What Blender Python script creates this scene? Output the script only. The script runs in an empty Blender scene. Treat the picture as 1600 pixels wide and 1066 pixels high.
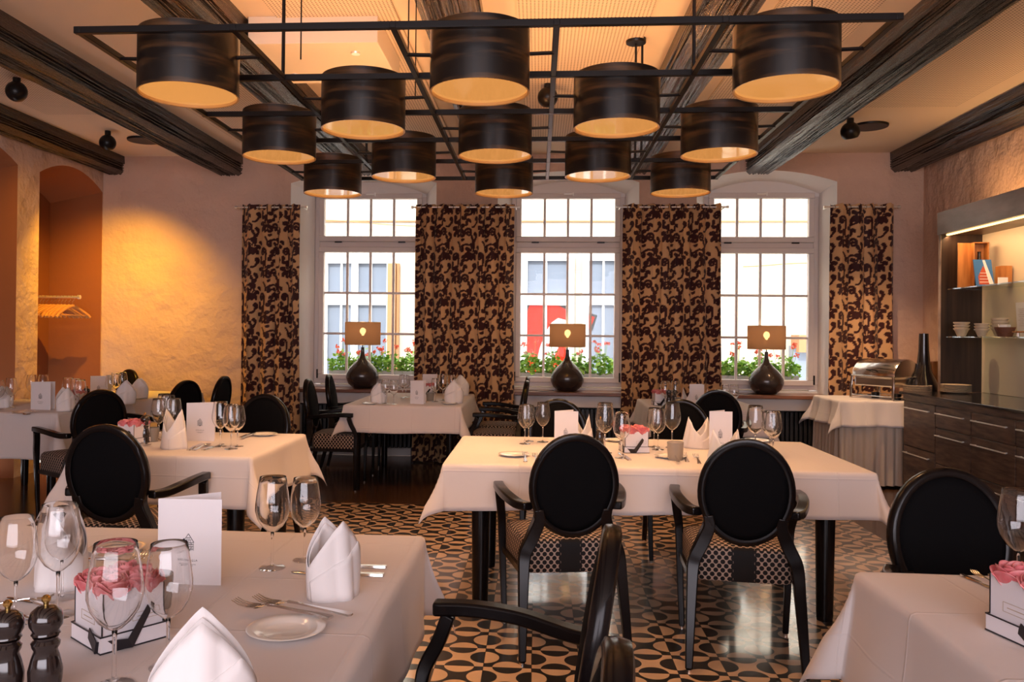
import bpy, math, random
import numpy as np
from mathutils import Vector, Matrix, Euler
random.seed(7)
SC = bpy.context.scene
COL = SC.collection
PI = math.pi

# ------------------------------------------------------------------ camera, world, light, exposure
F, PX, PY, EYE = 1300.0, 748.0, 512.0, 1.38
YAW, PITCH, ROLL = math.radians(4.05), .007, .010
cd = bpy.data.cameras.new('camera'); cam = bpy.data.objects.new('camera', cd); COL.objects.link(cam)
cd.sensor_width = 36; cd.lens = F / 1600 * 36; cd.shift_x = (800 - PX) / 1600; cd.shift_y = (PY - 533) / 1600
cd.clip_start = .05
cam.matrix_world = (Matrix.Translation((0, 0, EYE)) @ Matrix.Rotation(YAW, 4, 'Z') @ Matrix.Rotation(PI / 2 + PITCH, 4, 'X')
                    @ Matrix.Rotation(ROLL, 4, 'Z'))
SC.camera = cam
w = bpy.data.worlds.new('world'); SC.world = w; w.use_nodes = True
w.node_tree.nodes['Background'].inputs[0].default_value = (.95, .96, 1, 1)
w.node_tree.nodes['Background'].inputs[1].default_value = 4.6
SC.view_settings.view_transform = 'Standard'; SC.view_settings.look = 'None'
SC.view_settings.exposure = 0.36; SC.view_settings.gamma = 1; SC.view_settings.use_curve_mapping = False
SC.cycles.use_denoising = True
SC.cycles.max_bounces = 16; SC.cycles.transmission_bounces = 16; SC.cycles.diffuse_bounces = 4; SC.cycles.glossy_bounces = 4
SC.cycles.transparent_max_bounces = 24; SC.cycles.sample_clamp_indirect = 6


def light(kind, name, loc, energy, color, rot=(0, 0, 0), **kw):
    d = bpy.data.lights.new(name, kind); d.energy = energy; d.color = color
    for k, v in kw.items(): setattr(d, k, v)
    o = bpy.data.objects.new(name, d); o.location = loc; o.rotation_euler = rot; COL.objects.link(o); return o


light('SUN', 'sun', (0, -5, 12), 4.0, (1, .95, .88), (math.radians(50), 0, math.radians(-14)), angle=.02)
# added fill light behind the camera; the rear wall has no windows
light('AREA', 'added_rear_fill', (-.2, -2.8, 1.9), 195, (.92, .86, .95), (PI / 2, 0, 0), shape='RECTANGLE', size=5.5, size_y=2.2)
WARM = (1.0, .50, .19)


def ray(px, py):
    x = (px - PX) / F; y = -(py - PY) / F
    c, s = math.cos(ROLL), math.sin(ROLL); x, y = c * x - s * y, s * x + c * y
    c, s = math.cos(PITCH), math.sin(PITCH); f, u = c - s * y, s + c * y
    c, s = math.cos(YAW), math.sin(YAW)
    return c * x - s * f, s * x + c * f, u


def at(px, py, z=None, y=None, x=None):
    """where the photograph's pixel meets a plane of the room (z, y or x constant)"""
    d = ray(px, py)
    t = (z - EYE) / d[2] if z is not None else (y / d[1] if y is not None else x / d[0])
    return Vector((d[0] * t, d[1] * t, EYE + d[2] * t))


# ------------------------------------------------------------------ materials
def mat(name, color=(.8, .8, .8), rough=.5, metal=0., spec=.5, coat=0., **kw):
    m = bpy.data.materials.new(name); m.use_nodes = True
    b = m.node_tree.nodes['Principled BSDF']
    b.inputs['Base Color'].default_value = (*color, 1); b.inputs['Roughness'].default_value = rough
    b.inputs['Metallic'].default_value = metal; b.inputs['Specular IOR Level'].default_value = spec
    b.inputs['Coat Weight'].default_value = coat; b.inputs['Coat Roughness'].default_value = kw.get('coat_rough', .08)
    if 'emit' in kw:
        b.inputs['Emission Color'].default_value = (*kw['emit'], 1); b.inputs['Emission Strength'].default_value = kw.get('es', 1)
    return m


def N(m, t, **kw):
    n = m.node_tree.nodes.new(t)
    for k, v in kw.items():
        if k.startswith('i_'):
            n.inputs[k[2:].replace('_', ' ')].default_value = v
        else: setattr(n, k, v)
    return n


def L(m, a, b): m.node_tree.links.new(a, b)
def P(m): return m.node_tree.nodes['Principled BSDF']


def math_(m, op, a, b=None, c=None):
    n = N(m, 'ShaderNodeMath', operation=op)
    for i, v in enumerate((a, b, c)):
        if v is None: continue
        if isinstance(v, (int, float)): n.inputs[i].default_value = v
        else: L(m, v, n.inputs[i])
    return n.outputs[0]


def coords(m, kind='Object', scale=(1, 1, 1)):
    t = N(m, 'ShaderNodeTexCoord'); mp = N(m, 'ShaderNodeMapping'); mp.inputs['Scale'].default_value = scale
    L(m, t.outputs[kind], mp.inputs[0]); return mp.outputs[0]


def noise_mix(m, c1, c2, scale=(1, 1, 1), ns=4, detail=4, lo=.35, hi=.65, vec=None, inp='Base Color'):
    v = vec or coords(m, 'Object', scale); n = N(m, 'ShaderNodeTexNoise'); n.inputs['Scale'].default_value = ns
    n.inputs['Detail'].default_value = detail; L(m, v, n.inputs[0])
    r = N(m, 'ShaderNodeValToRGB'); r.color_ramp.elements[0].position = lo; r.color_ramp.elements[1].position = hi
    r.color_ramp.elements[0].color = (*c1, 1); r.color_ramp.elements[1].color = (*c2, 1)
    L(m, n.outputs[0], r.inputs[0]); L(m, r.outputs[0], P(m).inputs[inp]); return n, r


def bump(m, height, strength=.3, dist=.01):
    b = N(m, 'ShaderNodeBump'); b.inputs['Strength'].default_value = strength; b.inputs['Distance'].default_value = dist
    L(m, height, b.inputs['Height']); L(m, b.outputs[0], P(m).inputs['Normal']); return b


def noise(m, scale=(1, 1, 1), ns=5, detail=5):
    n = N(m, 'ShaderNodeTexNoise'); n.inputs['Scale'].default_value = ns; n.inputs['Detail'].default_value = detail
    L(m, coords(m, 'Object', scale), n.inputs[0]); return n.outputs[0]


M = {}
# plaster walls
m = M['plaster'] = mat('plaster', rough=.85, spec=.2)
noise_mix(m, (.64, .44, .335), (.71, .50, .39), ns=1.6)
bump(m, math_(m, 'ADD', noise(m, ns=3.5, detail=6), math_(m, 'MULTIPLY', noise(m, ns=22, detail=3), .12)), .9, .075)
m = M['reveal_plaster'] = mat('reveal_plaster', (.84, .80, .77), .8, spec=.2)
bump(m, noise(m, ns=6), .35, .02)
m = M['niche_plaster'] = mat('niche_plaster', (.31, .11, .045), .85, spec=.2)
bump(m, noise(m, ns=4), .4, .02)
M['ceiling_paint'] = mat('ceiling_paint', (.80, .66, .53), .8, spec=.2)
# perforated acoustic panel
m = M['perforated'] = mat('perforated_panel', (.70, .57, .45), .8, spec=.2)
s = N(m, 'ShaderNodeSeparateXYZ'); L(m, coords(m), s.inputs[0])
fx = math_(m, 'SUBTRACT', math_(m, 'FRACT', math_(m, 'DIVIDE', s.outputs[0], .023)), .5)
fy = math_(m, 'SUBTRACT', math_(m, 'FRACT', math_(m, 'DIVIDE', s.outputs[1], .023)), .5)
d2 = math_(m, 'ADD', math_(m, 'MULTIPLY', fx, fx), math_(m, 'MULTIPLY', fy, fy))
hole = math_(m, 'LESS_THAN', d2, .055)
mx = N(m, 'ShaderNodeMix', data_type='RGBA'); mx.inputs['A'].default_value = (.80, .66, .53, 1); mx.inputs['B'].default_value = (.22, .15, .11, 1)
L(m, hole, mx.inputs['Factor']); L(m, mx.outputs['Result'], P(m).inputs['Base Color'])
# old carved beams
m = M['beam_wood'] = mat('beam_wood', rough=.17, spec=.7, coat=.0)
noise_mix(m, (.008, .005, .004), (.060, .028, .014), scale=(9, .6, 9), ns=2.2, detail=6, lo=.4, hi=.75)
bump(m, math_(m, 'ADD', noise(m, (14, .5, 14), 4, 8), math_(m, 'MULTIPLY', noise(m, (75, 2.5, 75), 2, 5), .5)), .6, .022)
# dark stained wood
m = M['black_wood'] = mat('black_wood', (.006, .004, .004), .24, spec=.24, coat=.05)
m = M['chair_pad'] = mat('chair_pad', (.004, .0038, .0045), .8, spec=.08)
bump(m, noise(m, ns=160, detail=2), .12, .002)
m = M['cabinet_wood'] = mat('cabinet_wood', rough=.38, spec=.4)
noise_mix(m, (.06, .034, .024), (.19, .118, .08), scale=(1, 2.2, 16), ns=2.4, detail=6, lo=.35, hi=.75)
m = M['hutch_wood'] = mat('hutch_wood', rough=.4, spec=.4)
noise_mix(m, (.016, .009, .007), (.05, .026, .017), scale=(9, 9, .7), ns=2.4, detail=5, lo=.35, hi=.75)
m = M['drum_wood'] = mat('drum_veneer', rough=.32, spec=.55, coat=.35)
noise_mix(m, (.010, .007, .006), (.19, .085, .026), scale=(.9, .9, 9), ns=2.6, detail=6, lo=.5, hi=.82)
m = M['sill_wood'] = mat('sill_wood', rough=.35, coat=.2)
noise_mix(m, (.13, .045, .02), (.26, .10, .05), scale=(.7, 8, 8), ns=3)
m = M['pine'] = mat('pine_box', rough=.5)
noise_mix(m, (.36, .12, .022), (.55, .22, .055), scale=(9, 9, 1), ns=3)
M['hanger_wood'] = mat('hanger_wood', (.62, .30, .11), .4)
# parquet
m = M['parquet'] = mat('parquet', rough=.22, spec=.5, coat=.15)
br = N(m, 'ShaderNodeTexBrick', offset=.37); L(m, coords(m), br.inputs[0])
br.inputs['Color1'].default_value = (.055, .026, .014, 1); br.inputs['Color2'].default_value = (.13, .062, .032, 1)
br.inputs['Mortar'].default_value = (.012, .007, .005, 1)
for k, v in (('Scale', 1), ('Mortar Size', .0015), ('Bias', 0), ('Brick Width', .9), ('Row Height', .085)): br.inputs[k].default_value = v
hs = N(m, 'ShaderNodeMix', data_type='RGBA', blend_type='MULTIPLY'); hs.inputs['Factor'].default_value = .7
nn = N(m, 'ShaderNodeTexNoise'); nn.inputs['Scale'].default_value = 6; L(m, coords(m, 'Object', (1, 14, 1)), nn.inputs[0])
rr = N(m, 'ShaderNodeValToRGB'); rr.color_ramp.elements[0].color = (.4, .4, .4, 1); rr.color_ramp.elements[0].position = .3; rr.color_ramp.elements[1].position = .7
L(m, nn.outputs[0], rr.inputs[0]); L(m, br.outputs[0], hs.inputs['A']); L(m, rr.outputs[0], hs.inputs['B']); L(m, hs.outputs['Result'], P(m).inputs['Base Color'])
# cement tiles: checkerboard of dark and cream squares, a half disc of the other colour on every edge
m = M['cement_tiles'] = mat('cement_tiles', rough=.3, spec=.5, coat=1, coat_rough=.09); P(m).inputs['Coat IOR'].default_value = 1.8
s = N(m, 'ShaderNodeSeparateXYZ'); L(m, coords(m), s.inputs[0])
TX, TY = .199, .199
tx = math_(m, 'DIVIDE', math_(m, 'SUBTRACT', s.outputs[0], -.012), TX); ty = math_(m, 'DIVIDE', math_(m, 'SUBTRACT', s.outputs[1], .055), TY)
ax = math_(m, 'FLOOR', tx); ay = math_(m, 'FLOOR', ty)
par = math_(m, 'ABSOLUTE', math_(m, 'SUBTRACT', math_(m, 'FRACT', math_(m, 'MULTIPLY', math_(m, 'ADD', ax, ay), .5)), 0))
par = math_(m, 'GREATER_THAN', par, .25)
qx = math_(m, 'ABSOLUTE', math_(m, 'SUBTRACT', math_(m, 'FRACT', tx), .5)); qy = math_(m, 'ABSOLUTE', math_(m, 'SUBTRACT', math_(m, 'FRACT', ty), .5))
big = math_(m, 'MAXIMUM', qx, qy); sml = math_(m, 'MINIMUM', qx, qy)
e = math_(m, 'SUBTRACT', big, .5)
# distance to the nearest edge midpoint
rad = math_(m, 'SQRT', math_(m, 'ADD', math_(m, 'MULTIPLY', e, e), math_(m, 'MULTIPLY', sml, sml)))
disc = math_(m, 'LESS_THAN', rad, .31)
col = math_(m, 'ABSOLUTE', math_(m, 'SUBTRACT', par, disc))
joint = math_(m, 'GREATER_THAN', big, .4935)
nz = noise(m, ns=9, detail=3)
mA = N(m, 'ShaderNodeMix', data_type='RGBA'); mA.inputs['A'].default_value = (.54, .35, .22, 1); mA.inputs['B'].default_value = (.74, .52, .36, 1); L(m, nz, mA.inputs['Factor'])
mB = N(m, 'ShaderNodeMix', data_type='RGBA'); mB.inputs['A'].default_value = (.010, .009, .010, 1); mB.inputs['B'].default_value = (.030, .026, .026, 1); L(m, nz, mB.inputs['Factor'])
mC = N(m, 'ShaderNodeMix', data_type='RGBA'); L(m, mB.outputs['Result'], mC.inputs['A']); L(m, mA.outputs['Result'], mC.inputs['B']); L(m, col, mC.inputs['Factor'])
mD = N(m, 'ShaderNodeMix', data_type='RGBA'); L(m, mC.outputs['Result'], mD.inputs['A']); mD.inputs['B'].default_value = (.05, .035, .025, 1); L(m, joint, mD.inputs['Factor'])
L(m, mD.outputs['Result'], P(m).inputs['Base Color'])
bump(m, math_(m, 'SUBTRACT', math_(m, 'MULTIPLY', noise(m, ns=2.5, detail=3), .5), joint), .12, .004)
# linen
m = M['linen'] = mat('table_linen', (.70, .625, .60), .75, spec=.25)
P(m).inputs['Sheen Weight'].default_value = .15
s = N(m, 'ShaderNodeSeparateXYZ'); L(m, coords(m, 'UV'), s.inputs[0])
cr = None
for i in (0, 1):
    g = math_(m, 'ABSOLUTE', math_(m, 'SUBTRACT', math_(m, 'FRACT', math_(m, 'DIVIDE', s.outputs[i], .37)), .5))
    g = math_(m, 'MAXIMUM', math_(m, 'SUBTRACT', 1, math_(m, 'MULTIPLY', g, 70)), 0)
    cr = g if cr is None else math_(m, 'ADD', cr, g)
bump(m, math_(m, 'ADD', math_(m, 'MULTIPLY', cr, .3), noise(m, ns=3.5, detail=4)), .32, .012)
m = M['napkin'] = mat('napkin_linen', (.83, .78, .765), .7, spec=.2)
bump(m, noise(m, ns=30, detail=3), .1, .003)
M['card'] = mat('menu_card', (.82, .77, .775), .55, spec=.25)
M['ink'] = mat('printed_ink', (.05, .045, .05), .6)
M['skirt'] = mat('skirt_linen', (.62, .50, .40), .8, spec=.2)
# dotted seat fabric
m = M['dotted'] = mat('dotted_fabric', rough=.7, spec=.25)
tc = N(m, 'ShaderNodeTexCoord'); so = N(m, 'ShaderNodeSeparateXYZ'); L(m, tc.outputs['Object'], so.inputs[0])
sn = N(m, 'ShaderNodeSeparateXYZ'); L(m, tc.outputs['Normal'], sn.inputs[0])
nzz = math_(m, 'GREATER_THAN', math_(m, 'ABSOLUTE', sn.outputs[2]), .6)
nxx = math_(m, 'GREATER_THAN', math_(m, 'ABSOLUTE', sn.outputs[0]), .6)
def pick(f, a, b):
    return math_(m, 'ADD', math_(m, 'MULTIPLY', f, a), math_(m, 'MULTIPLY', math_(m, 'SUBTRACT', 1, f), b))
ua = pick(nxx, so.outputs[1], so.outputs[0]); va = pick(nzz, so.outputs[1], so.outputs[2]); ua = pick(nzz, so.outputs[0], ua)
PT = .0285
def dots(off):
    a = math_(m, 'SUBTRACT', math_(m, 'FRACT', math_(m, 'ADD', math_(m, 'DIVIDE', ua, PT), off)), .5)
    b = math_(m, 'MULTIPLY', math_(m, 'SUBTRACT', math_(m, 'FRACT', math_(m, 'ADD', math_(m, 'DIVIDE', va, PT * 1.25), off)), .5), 1.25)
    return math_(m, 'ADD', math_(m, 'MULTIPLY', a, a), math_(m, 'MULTIPLY', b, b))
dd = math_(m, 'MINIMUM', dots(0), dots(.5))
grow = math_(m, 'MAXIMUM', math_(m, 'SUBTRACT', 1.0, math_(m, 'MULTIPLY', math_(m, 'ABSOLUTE', so.outputs[0]), 19)), 0)
grow = math_(m, 'MULTIPLY', grow, math_(m, 'LESS_THAN', sn.outputs[1], -.6))
dot = math_(m, 'LESS_THAN', dd, math_(m, 'ADD', .118, math_(m, 'MULTIPLY', grow, .62)))
mx = N(m, 'ShaderNodeMix', data_type='RGBA'); mx.inputs['A'].default_value = (.42, .30, .235, 1); mx.inputs['B'].default_value = (.010, .008, .008, 1)
L(m, dot, mx.inputs['Factor']); L(m, mx.outputs['Result'], P(m).inputs['Base Color']); bump(m, dot, -.3, .002)
# curtain: colours come from the woven pattern stored on the cloth
m = M['damask'] = mat('damask', rough=.62, spec=.3)
va_ = N(m, 'ShaderNodeVertexColor'); va_.layer_name = 'weave'; L(m, va_.outputs[0], P(m).inputs['Base Color']); P(m).inputs['Sheen Weight'].default_value = .1
M['white_frame'] = mat('white_frame', (.72, .64, .60), .4)
M['steel'] = mat('steel', (.72, .69, .66), .18, metal=1)
M['brushed'] = mat('brushed_steel', (.92, .88, .82), .42, metal=.85)
M['brass'] = mat('brass', (.65, .42, .14), .25, metal=1)
M['black_metal'] = mat('black_metal', (.008, .006, .006), .34, spec=.32)
M['radiator'] = mat('radiator_black', (.02, .018, .02), .4)
M['porcelain'] = mat('porcelain', (.82, .79, .75), .12, spec=.6, coat=.3)
M['bowl_ware'] = mat('bowl_ware', (.62, .49, .36), .3)
M['mill_wood'] = mat('mill_wood', (.016, .009, .008), .16, spec=.6, coat=.6)
M['lamp_base'] = mat('lamp_base', (.045, .030, .026), .24, spec=.6, metal=.3, coat=.3)
M['vase'] = mat('floor_vase', (.010, .008, .009), .18, coat=.4)
M['box_white'] = mat('box_white', (.78, .74, .77), .5)
M['box_black'] = mat('box_black', (.012, .010, .014), .4)
M['gold_line'] = mat('gold_line', (.45, .34, .22), .4)
m = M['rose'] = mat('rose_petal', rough=.55)
noise_mix(m, (.62, .10, .12), (.86, .36, .36), ns=28, lo=.3, hi=.7)
P(m).inputs['Subsurface Weight'].default_value = 0.0
M['wicker'] = mat('wicker', (.16, .055, .03), .6)
M['backpanel'] = mat('back_panel', (.70, .60, .46), .5)
M['stone'] = mat('worktop_stone', (.02, .018, .02), .12, coat=.5)
m = M['fascia'] = mat('hutch_fascia', rough=.35)
noise_mix(m, (.16, .105, .08), (.34, .24, .19), ns=2, scale=(1, 1, 3), detail=5)
M['soffit'] = mat('soffit_white', (.74, .66, .57), .7)
# exterior
M['ext_cream'] = mat('facade_cream', (.46, .40, .31), .9)
M['ext_white'] = mat('facade_white', (.66, .65, .64), .6)
M['ext_timber'] = mat('facade_timber', (.36, .17, .07), .7)
M['ext_pane'] = mat('facade_pane', (.16, .19, .24), .15)
M['ext_dark'] = mat('facade_dark', (.10, .08, .08), .5)
M['ext_red'] = mat('poster_red', (.50, .022, .008), .9, spec=.03)
M['ext_black'] = mat('poster_black', (.02, .02, .02), .5)
M['street'] = mat('street', (.30, .29, .28), .9)
m = M['leaf'] = mat('geranium_leaf', rough=.6); noise_mix(m, (.07, .27, .02), (.40, .62, .08), ns=14, lo=.3, hi=.7)
M['petal'] = mat('geranium_petal', (.88, .15, .08), .6)
M['planter'] = mat('planter', (.42, .40, .38), .7)


def thin_glass(name, tint, base, k, rough=.0, power=3.):
    m = bpy.data.materials.new(name); m.use_nodes = True; nt = m.node_tree; nt.nodes.clear()
    o = nt.nodes.new('ShaderNodeOutputMaterial'); t = nt.nodes.new('ShaderNodeBsdfTransparent'); g = nt.nodes.new('ShaderNodeBsdfGlossy')
    t.inputs[0].default_value = (*tint, 1); g.inputs['Roughness'].default_value = rough; g.inputs[0].default_value = (1, 1, 1, 1)
    lw = nt.nodes.new('ShaderNodeLayerWeight'); lw.inputs[0].default_value = .5
    a = math_(m, 'MULTIPLY_ADD', math_(m, 'POWER', lw.outputs['Facing'], power), k, base)
    mx = nt.nodes.new('ShaderNodeMixShader'); L(m, a, mx.inputs[0]); L(m, t.outputs[0], mx.inputs[1]); L(m, g.outputs[0], mx.inputs[2]); L(m, mx.outputs[0], o.inputs[0])
    return m


m = M['glass'] = mat('drinking_glass', (1, 1, 1), 0); P(m).inputs['Transmission Weight'].default_value = 1; P(m).inputs['IOR'].default_value = 1.47
M['pane'] = thin_glass('window_pane', (.98, .985, .985), .008, .4, power=5)
M['shelf_glass'] = thin_glass('shelf_glass', (.80, .88, .86), .08, .6)
# frosted tealight glass
m = M['frosted'] = mat('frosted_glass', (.42, .36, .30), .25); P(m).inputs['Alpha'].default_value = .6
M['candle'] = mat('candle_wax', (.85, .75, .55), .5)
# fabric lampshade, lets light through
m = bpy.data.materials.new('shade_fabric'); m.use_nodes = True; M['shade_fabric'] = m; nt = m.node_tree; nt.nodes.clear()
o = nt.nodes.new('ShaderNodeOutputMaterial'); d = nt.nodes.new('ShaderNodeBsdfDiffuse'); t = nt.nodes.new('ShaderNodeBsdfTranslucent'); tr = nt.nodes.new('ShaderNodeBsdfTransparent')
d.inputs[0].default_value = (.20, .13, .085, 1); t.inputs[0].default_value = (.34, .165, .09, 1); tr.inputs[0].default_value = (1, .8, .55, 1)
m1 = nt.nodes.new('ShaderNodeMixShader'); m1.inputs[0].default_value = .5; L(m, d.outputs[0], m1.inputs[1]); L(m, t.outputs[0], m1.inputs[2])
m2 = nt.nodes.new('ShaderNodeMixShader'); m2.inputs[0].default_value = .05; L(m, m1.outputs[0], m2.inputs[1]); L(m, tr.outputs[0], m2.inputs[2]); L(m, m2.outputs[0], o.inputs[0])
M['bulb'] = mat('bulb_glow', (1, .8, .5), emit=(1, .70, .35), es=30)
M['drum_lining'] = mat('drum_lining', (.75, .42, .14), .35)


def emitter(name, col, strength, gloss):
    m = bpy.data.materials.new(name); m.use_nodes = True; nt = m.node_tree; nt.nodes.clear()
    o = nt.nodes.new('ShaderNodeOutputMaterial'); e = nt.nodes.new('ShaderNodeEmission'); e.inputs[0].default_value = (*col, 1); e.inputs[1].default_value = strength
    g = nt.nodes.new('ShaderNodeBsdfGlossy'); g.inputs['Roughness'].default_value = .06
    fr = nt.nodes.new('ShaderNodeFresnel'); fr.inputs[0].default_value = gloss
    ad = nt.nodes.new('ShaderNodeMixShader'); L(m, fr.outputs[0], ad.inputs[0]); L(m, e.outputs[0], ad.inputs[1]); L(m, g.outputs[0], ad.inputs[2]); L(m, ad.outputs[0], o.inputs[0])
    return m


M['diffuser'] = emitter('drum_diffuser', (1, .41, .10), .72, 1.55)
M['led'] = emitter('led_strip', (1, .62, .22), 3.2, 1.0)


# ------------------------------------------------------------------ mesh helpers
class MB:
    def __init__(s): s.v = []; s.f = []; s.m = []; s.uv = None
    def add(s, vs, fs, mi=0):
        b = len(s.v); s.v += [tuple(x) for x in vs]; s.f += [tuple(i + b for i in q) for q in fs]; s.m += [mi] * len(fs); return s
    def box(s, x0, x1, y0, y1, z0, z1, mi=0, T=None):
        vs = [Vector((x, y, z)) for z in (z0, z1) for y in (y0, y1) for x in (x0, x1)]
        if T is not None: vs = [T @ v for v in vs]
        return s.add(vs, [(0, 2, 3, 1), (4, 5, 7, 6), (0, 1, 5, 4), (2, 6, 7, 3), (0, 4, 6, 2), (1, 3, 7, 5)], mi)
    def lathe(s, prof, seg=32, c=(0, 0, 0), mi=0, sx=1, sy=1, T=None):
        vs = []; n = len(prof)
        for r, z in prof:
            for k in range(seg):
                a = 2 * PI * k / seg; v = Vector((c[0] + r * math.cos(a) * sx, c[1] + r * math.sin(a) * sy, c[2] + z))
                vs.append(T @ v if T is not None else v)
        fs = [(i * seg + k, i * seg + (k + 1) % seg, (i + 1) * seg + (k + 1) % seg, (i + 1) * seg + k) for i in range(n - 1) for k in range(seg)]
        if prof[0][0] > 1e-6 and prof[0] != prof[-1]: fs.append(tuple(range(seg))[::-1])
        if prof[-1][0] > 1e-6 and prof[0] != prof[-1]: fs.append(tuple((n - 1) * seg + k for k in range(seg)))
        return s.add(vs, fs, mi)
    def shell(s, prof, seg=32, c=(0, 0, 0), mi=0, T=None):      # open surface of revolution, no caps
        vs = []; n = len(prof)
        for r, z in prof:
            for k in range(seg):
                a = 2 * PI * k / seg; v = Vector((c[0] + r * math.cos(a), c[1] + r * math.sin(a), c[2] + z)); vs.append(T @ v if T is not None else v)
        return s.add(vs, [(i * seg + k, i * seg + (k + 1) % seg, (i + 1) * seg + (k + 1) % seg, (i + 1) * seg + k) for i in range(n - 1) for k in range(seg)], mi)
    def tube(s, pts, r, seg=10, closed=False, mi=0, cap=True):
        """r: one radius, or a list of radii, or a list of (w,h) half sizes with seg=4"""
        pts = [Vector(p) for p in pts]; n = len(pts); up = Vector((0, 0, 1)); vs = []; last = None
        for i, p in enumerate(pts):
            a = pts[(i - 1) % n] if (closed or i) else p; b = pts[(i + 1) % n] if (closed or i < n - 1) else p
            t = (b - a).normalized()
            if last is None:
                u = up if abs(t.dot(up)) < .95 else Vector((0, 1, 0)); x = t.cross(u).normalized()
            else: x = (last - t * last.dot(t)).normalized()
            last = x; y = x.cross(t)
            ri = r[i] if isinstance(r, (list, tuple)) else r
            rw, rh = ri if isinstance(ri, (tuple, list)) else (ri, ri)
            for k in range(seg):
                ang = 2 * PI * (k + .5) / seg; q = 1 / math.cos(PI / 4) if seg == 4 else 1
                vs.append(p + x * math.cos(ang) * rw * q + y * math.sin(ang) * rh * q)
        fs = [(i * seg + k, i * seg + (k + 1) % seg, ((i + 1) % n) * seg + (k + 1) % seg, ((i + 1) % n) * seg + k) for i in range(n if closed else n - 1) for k in range(seg)]
        if cap and not closed: fs += [tuple(range(seg))[::-1], tuple((n - 1) * seg + k for k in range(seg))]
        return s.add(vs, fs, mi)
    def bar(s, pts, sizes, side=(1, 0, 0), closed=False, mi=0):
        """rectangular section bar; sizes (half width along `side`, half thickness across)"""
        pts = [Vector(p) for p in pts]; n = len(pts); vs = []; side = Vector(side)
        for i, p in enumerate(pts):
            a = pts[(i - 1) % n] if (closed or i) else p; b = pts[(i + 1) % n] if (closed or i < n - 1) else p
            t = (b - a).normalized(); x = (side - t * side.dot(t)).normalized(); y = t.cross(x)
            w_, h_ = sizes[i] if isinstance(sizes, list) else sizes
            for cx, cy in ((-1, -1), (1, -1), (1, 1), (-1, 1)): vs.append(p + x * cx * w_ + y * cy * h_)
        fs = [(i * 4 + k, i * 4 + (k + 1) % 4, ((i + 1) % n) * 4 + (k + 1) % 4, ((i + 1) % n) * 4 + k) for i in range(n if closed else n - 1) for k in range(4)]
        if not closed: fs += [(3, 2, 1, 0), tuple((n - 1) * 4 + k for k in range(4))]
        return s.add(vs, fs, mi)
    def poly(s, pts, h, mi=0, axis=2, T=None):                    # prism: outline thickened along an axis
        n = len(pts)
        def mk(p, q): return {2: Vector((p[0], p[1], q)), 1: Vector((p[0], q, p[1])), 0: Vector((q, p[0], p[1]))}[axis]
        vs = [mk(p, h[0]) for p in pts] + [mk(p, h[1]) for p in pts]
        if T is not None: vs = [T @ v for v in vs]
        return s.add(vs, [tuple(range(n))[::-1], tuple(range(n, 2 * n))] + [(i, (i + 1) % n, n + (i + 1) % n, n + i) for i in range(n)], mi)
    def build(s, name, mats, parent=None, smooth=True, bevel=0, loc=None, solid=0, seg=2, angle=40):
        me = bpy.data.meshes.new(name); me.from_pydata(s.v, [], s.f)
        for q in (mats if isinstance(mats, (list, tuple)) else [mats]): me.materials.append(M[q] if isinstance(q, str) else q)
        if any(s.m): me.polygons.foreach_set('material_index', s.m)
        if smooth:
            me.polygons.foreach_set('use_smooth', [True] * len(s.f)); me.set_sharp_from_angle(angle=math.radians(angle))
        if s.uv is not None:
            ul = me.uv_layers.new(name='UVMap'); idx = np.zeros(len(me.loops), dtype=np.int32); me.loops.foreach_get('vertex_index', idx)
            ul.data.foreach_set('uv', np.asarray(s.uv, dtype=np.float32)[idx].ravel())
        me.update(); o = bpy.data.objects.new(name, me); COL.objects.link(o)
        if parent is not None: o.parent = parent
        if loc is not None: o.location = loc
        if solid:
            q = o.modifiers.new('solid', 'SOLIDIFY'); q.thickness = solid; q.offset = 0
        if bevel:
            q = o.modifiers.new('bevel', 'BEVEL'); q.width = bevel; q.segments = seg; q.limit_method = 'ANGLE'; q.angle_limit = math.radians(35)
        return o


def tag(o, label, cat, group=None):
    o['label'] = label; o['category'] = cat
    if group: o['group'] = group
    return o
def thing(name, label, cat, loc=(0, 0, 0), rz=0, group=None):
    o = bpy.data.objects.new(name, None); o.empty_display_size = .1; COL.objects.link(o); o.location = loc; o.rotation_euler = (0, 0, rz)
    return tag(o, label, cat, group)
def struct(o): o['kind'] = 'structure'; return o
KIDS = {}
def kids(o):
    return [c for c in bpy.data.objects if c.parent == o]
def copy_tree(o, parent=None, cache={}):
    c = o.copy(); COL.objects.link(c)
    if parent is not None: c.parent = parent
    if o.name not in cache: cache[o.name] = [k for k in bpy.data.objects if k.parent == o]
    for ch in cache[o.name]: copy_tree(ch, c)
    return c
class Stamp:
    """the first call places the prototype itself, later calls place copies of it and its parts"""
    def __init__(s, root): s.root = root; s.used = False
    def __call__(s, loc, rz, label, group=None, scale=None):
        o = s.root if not s.used else copy_tree(s.root)
        s.used = True; o.location = loc; o.rotation_euler = (0, 0, rz); o['label'] = label
        if scale: o.scale = (scale,) * 3 if isinstance(scale, (int, float)) else scale
        if group: o['group'] = group
        return o


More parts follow.
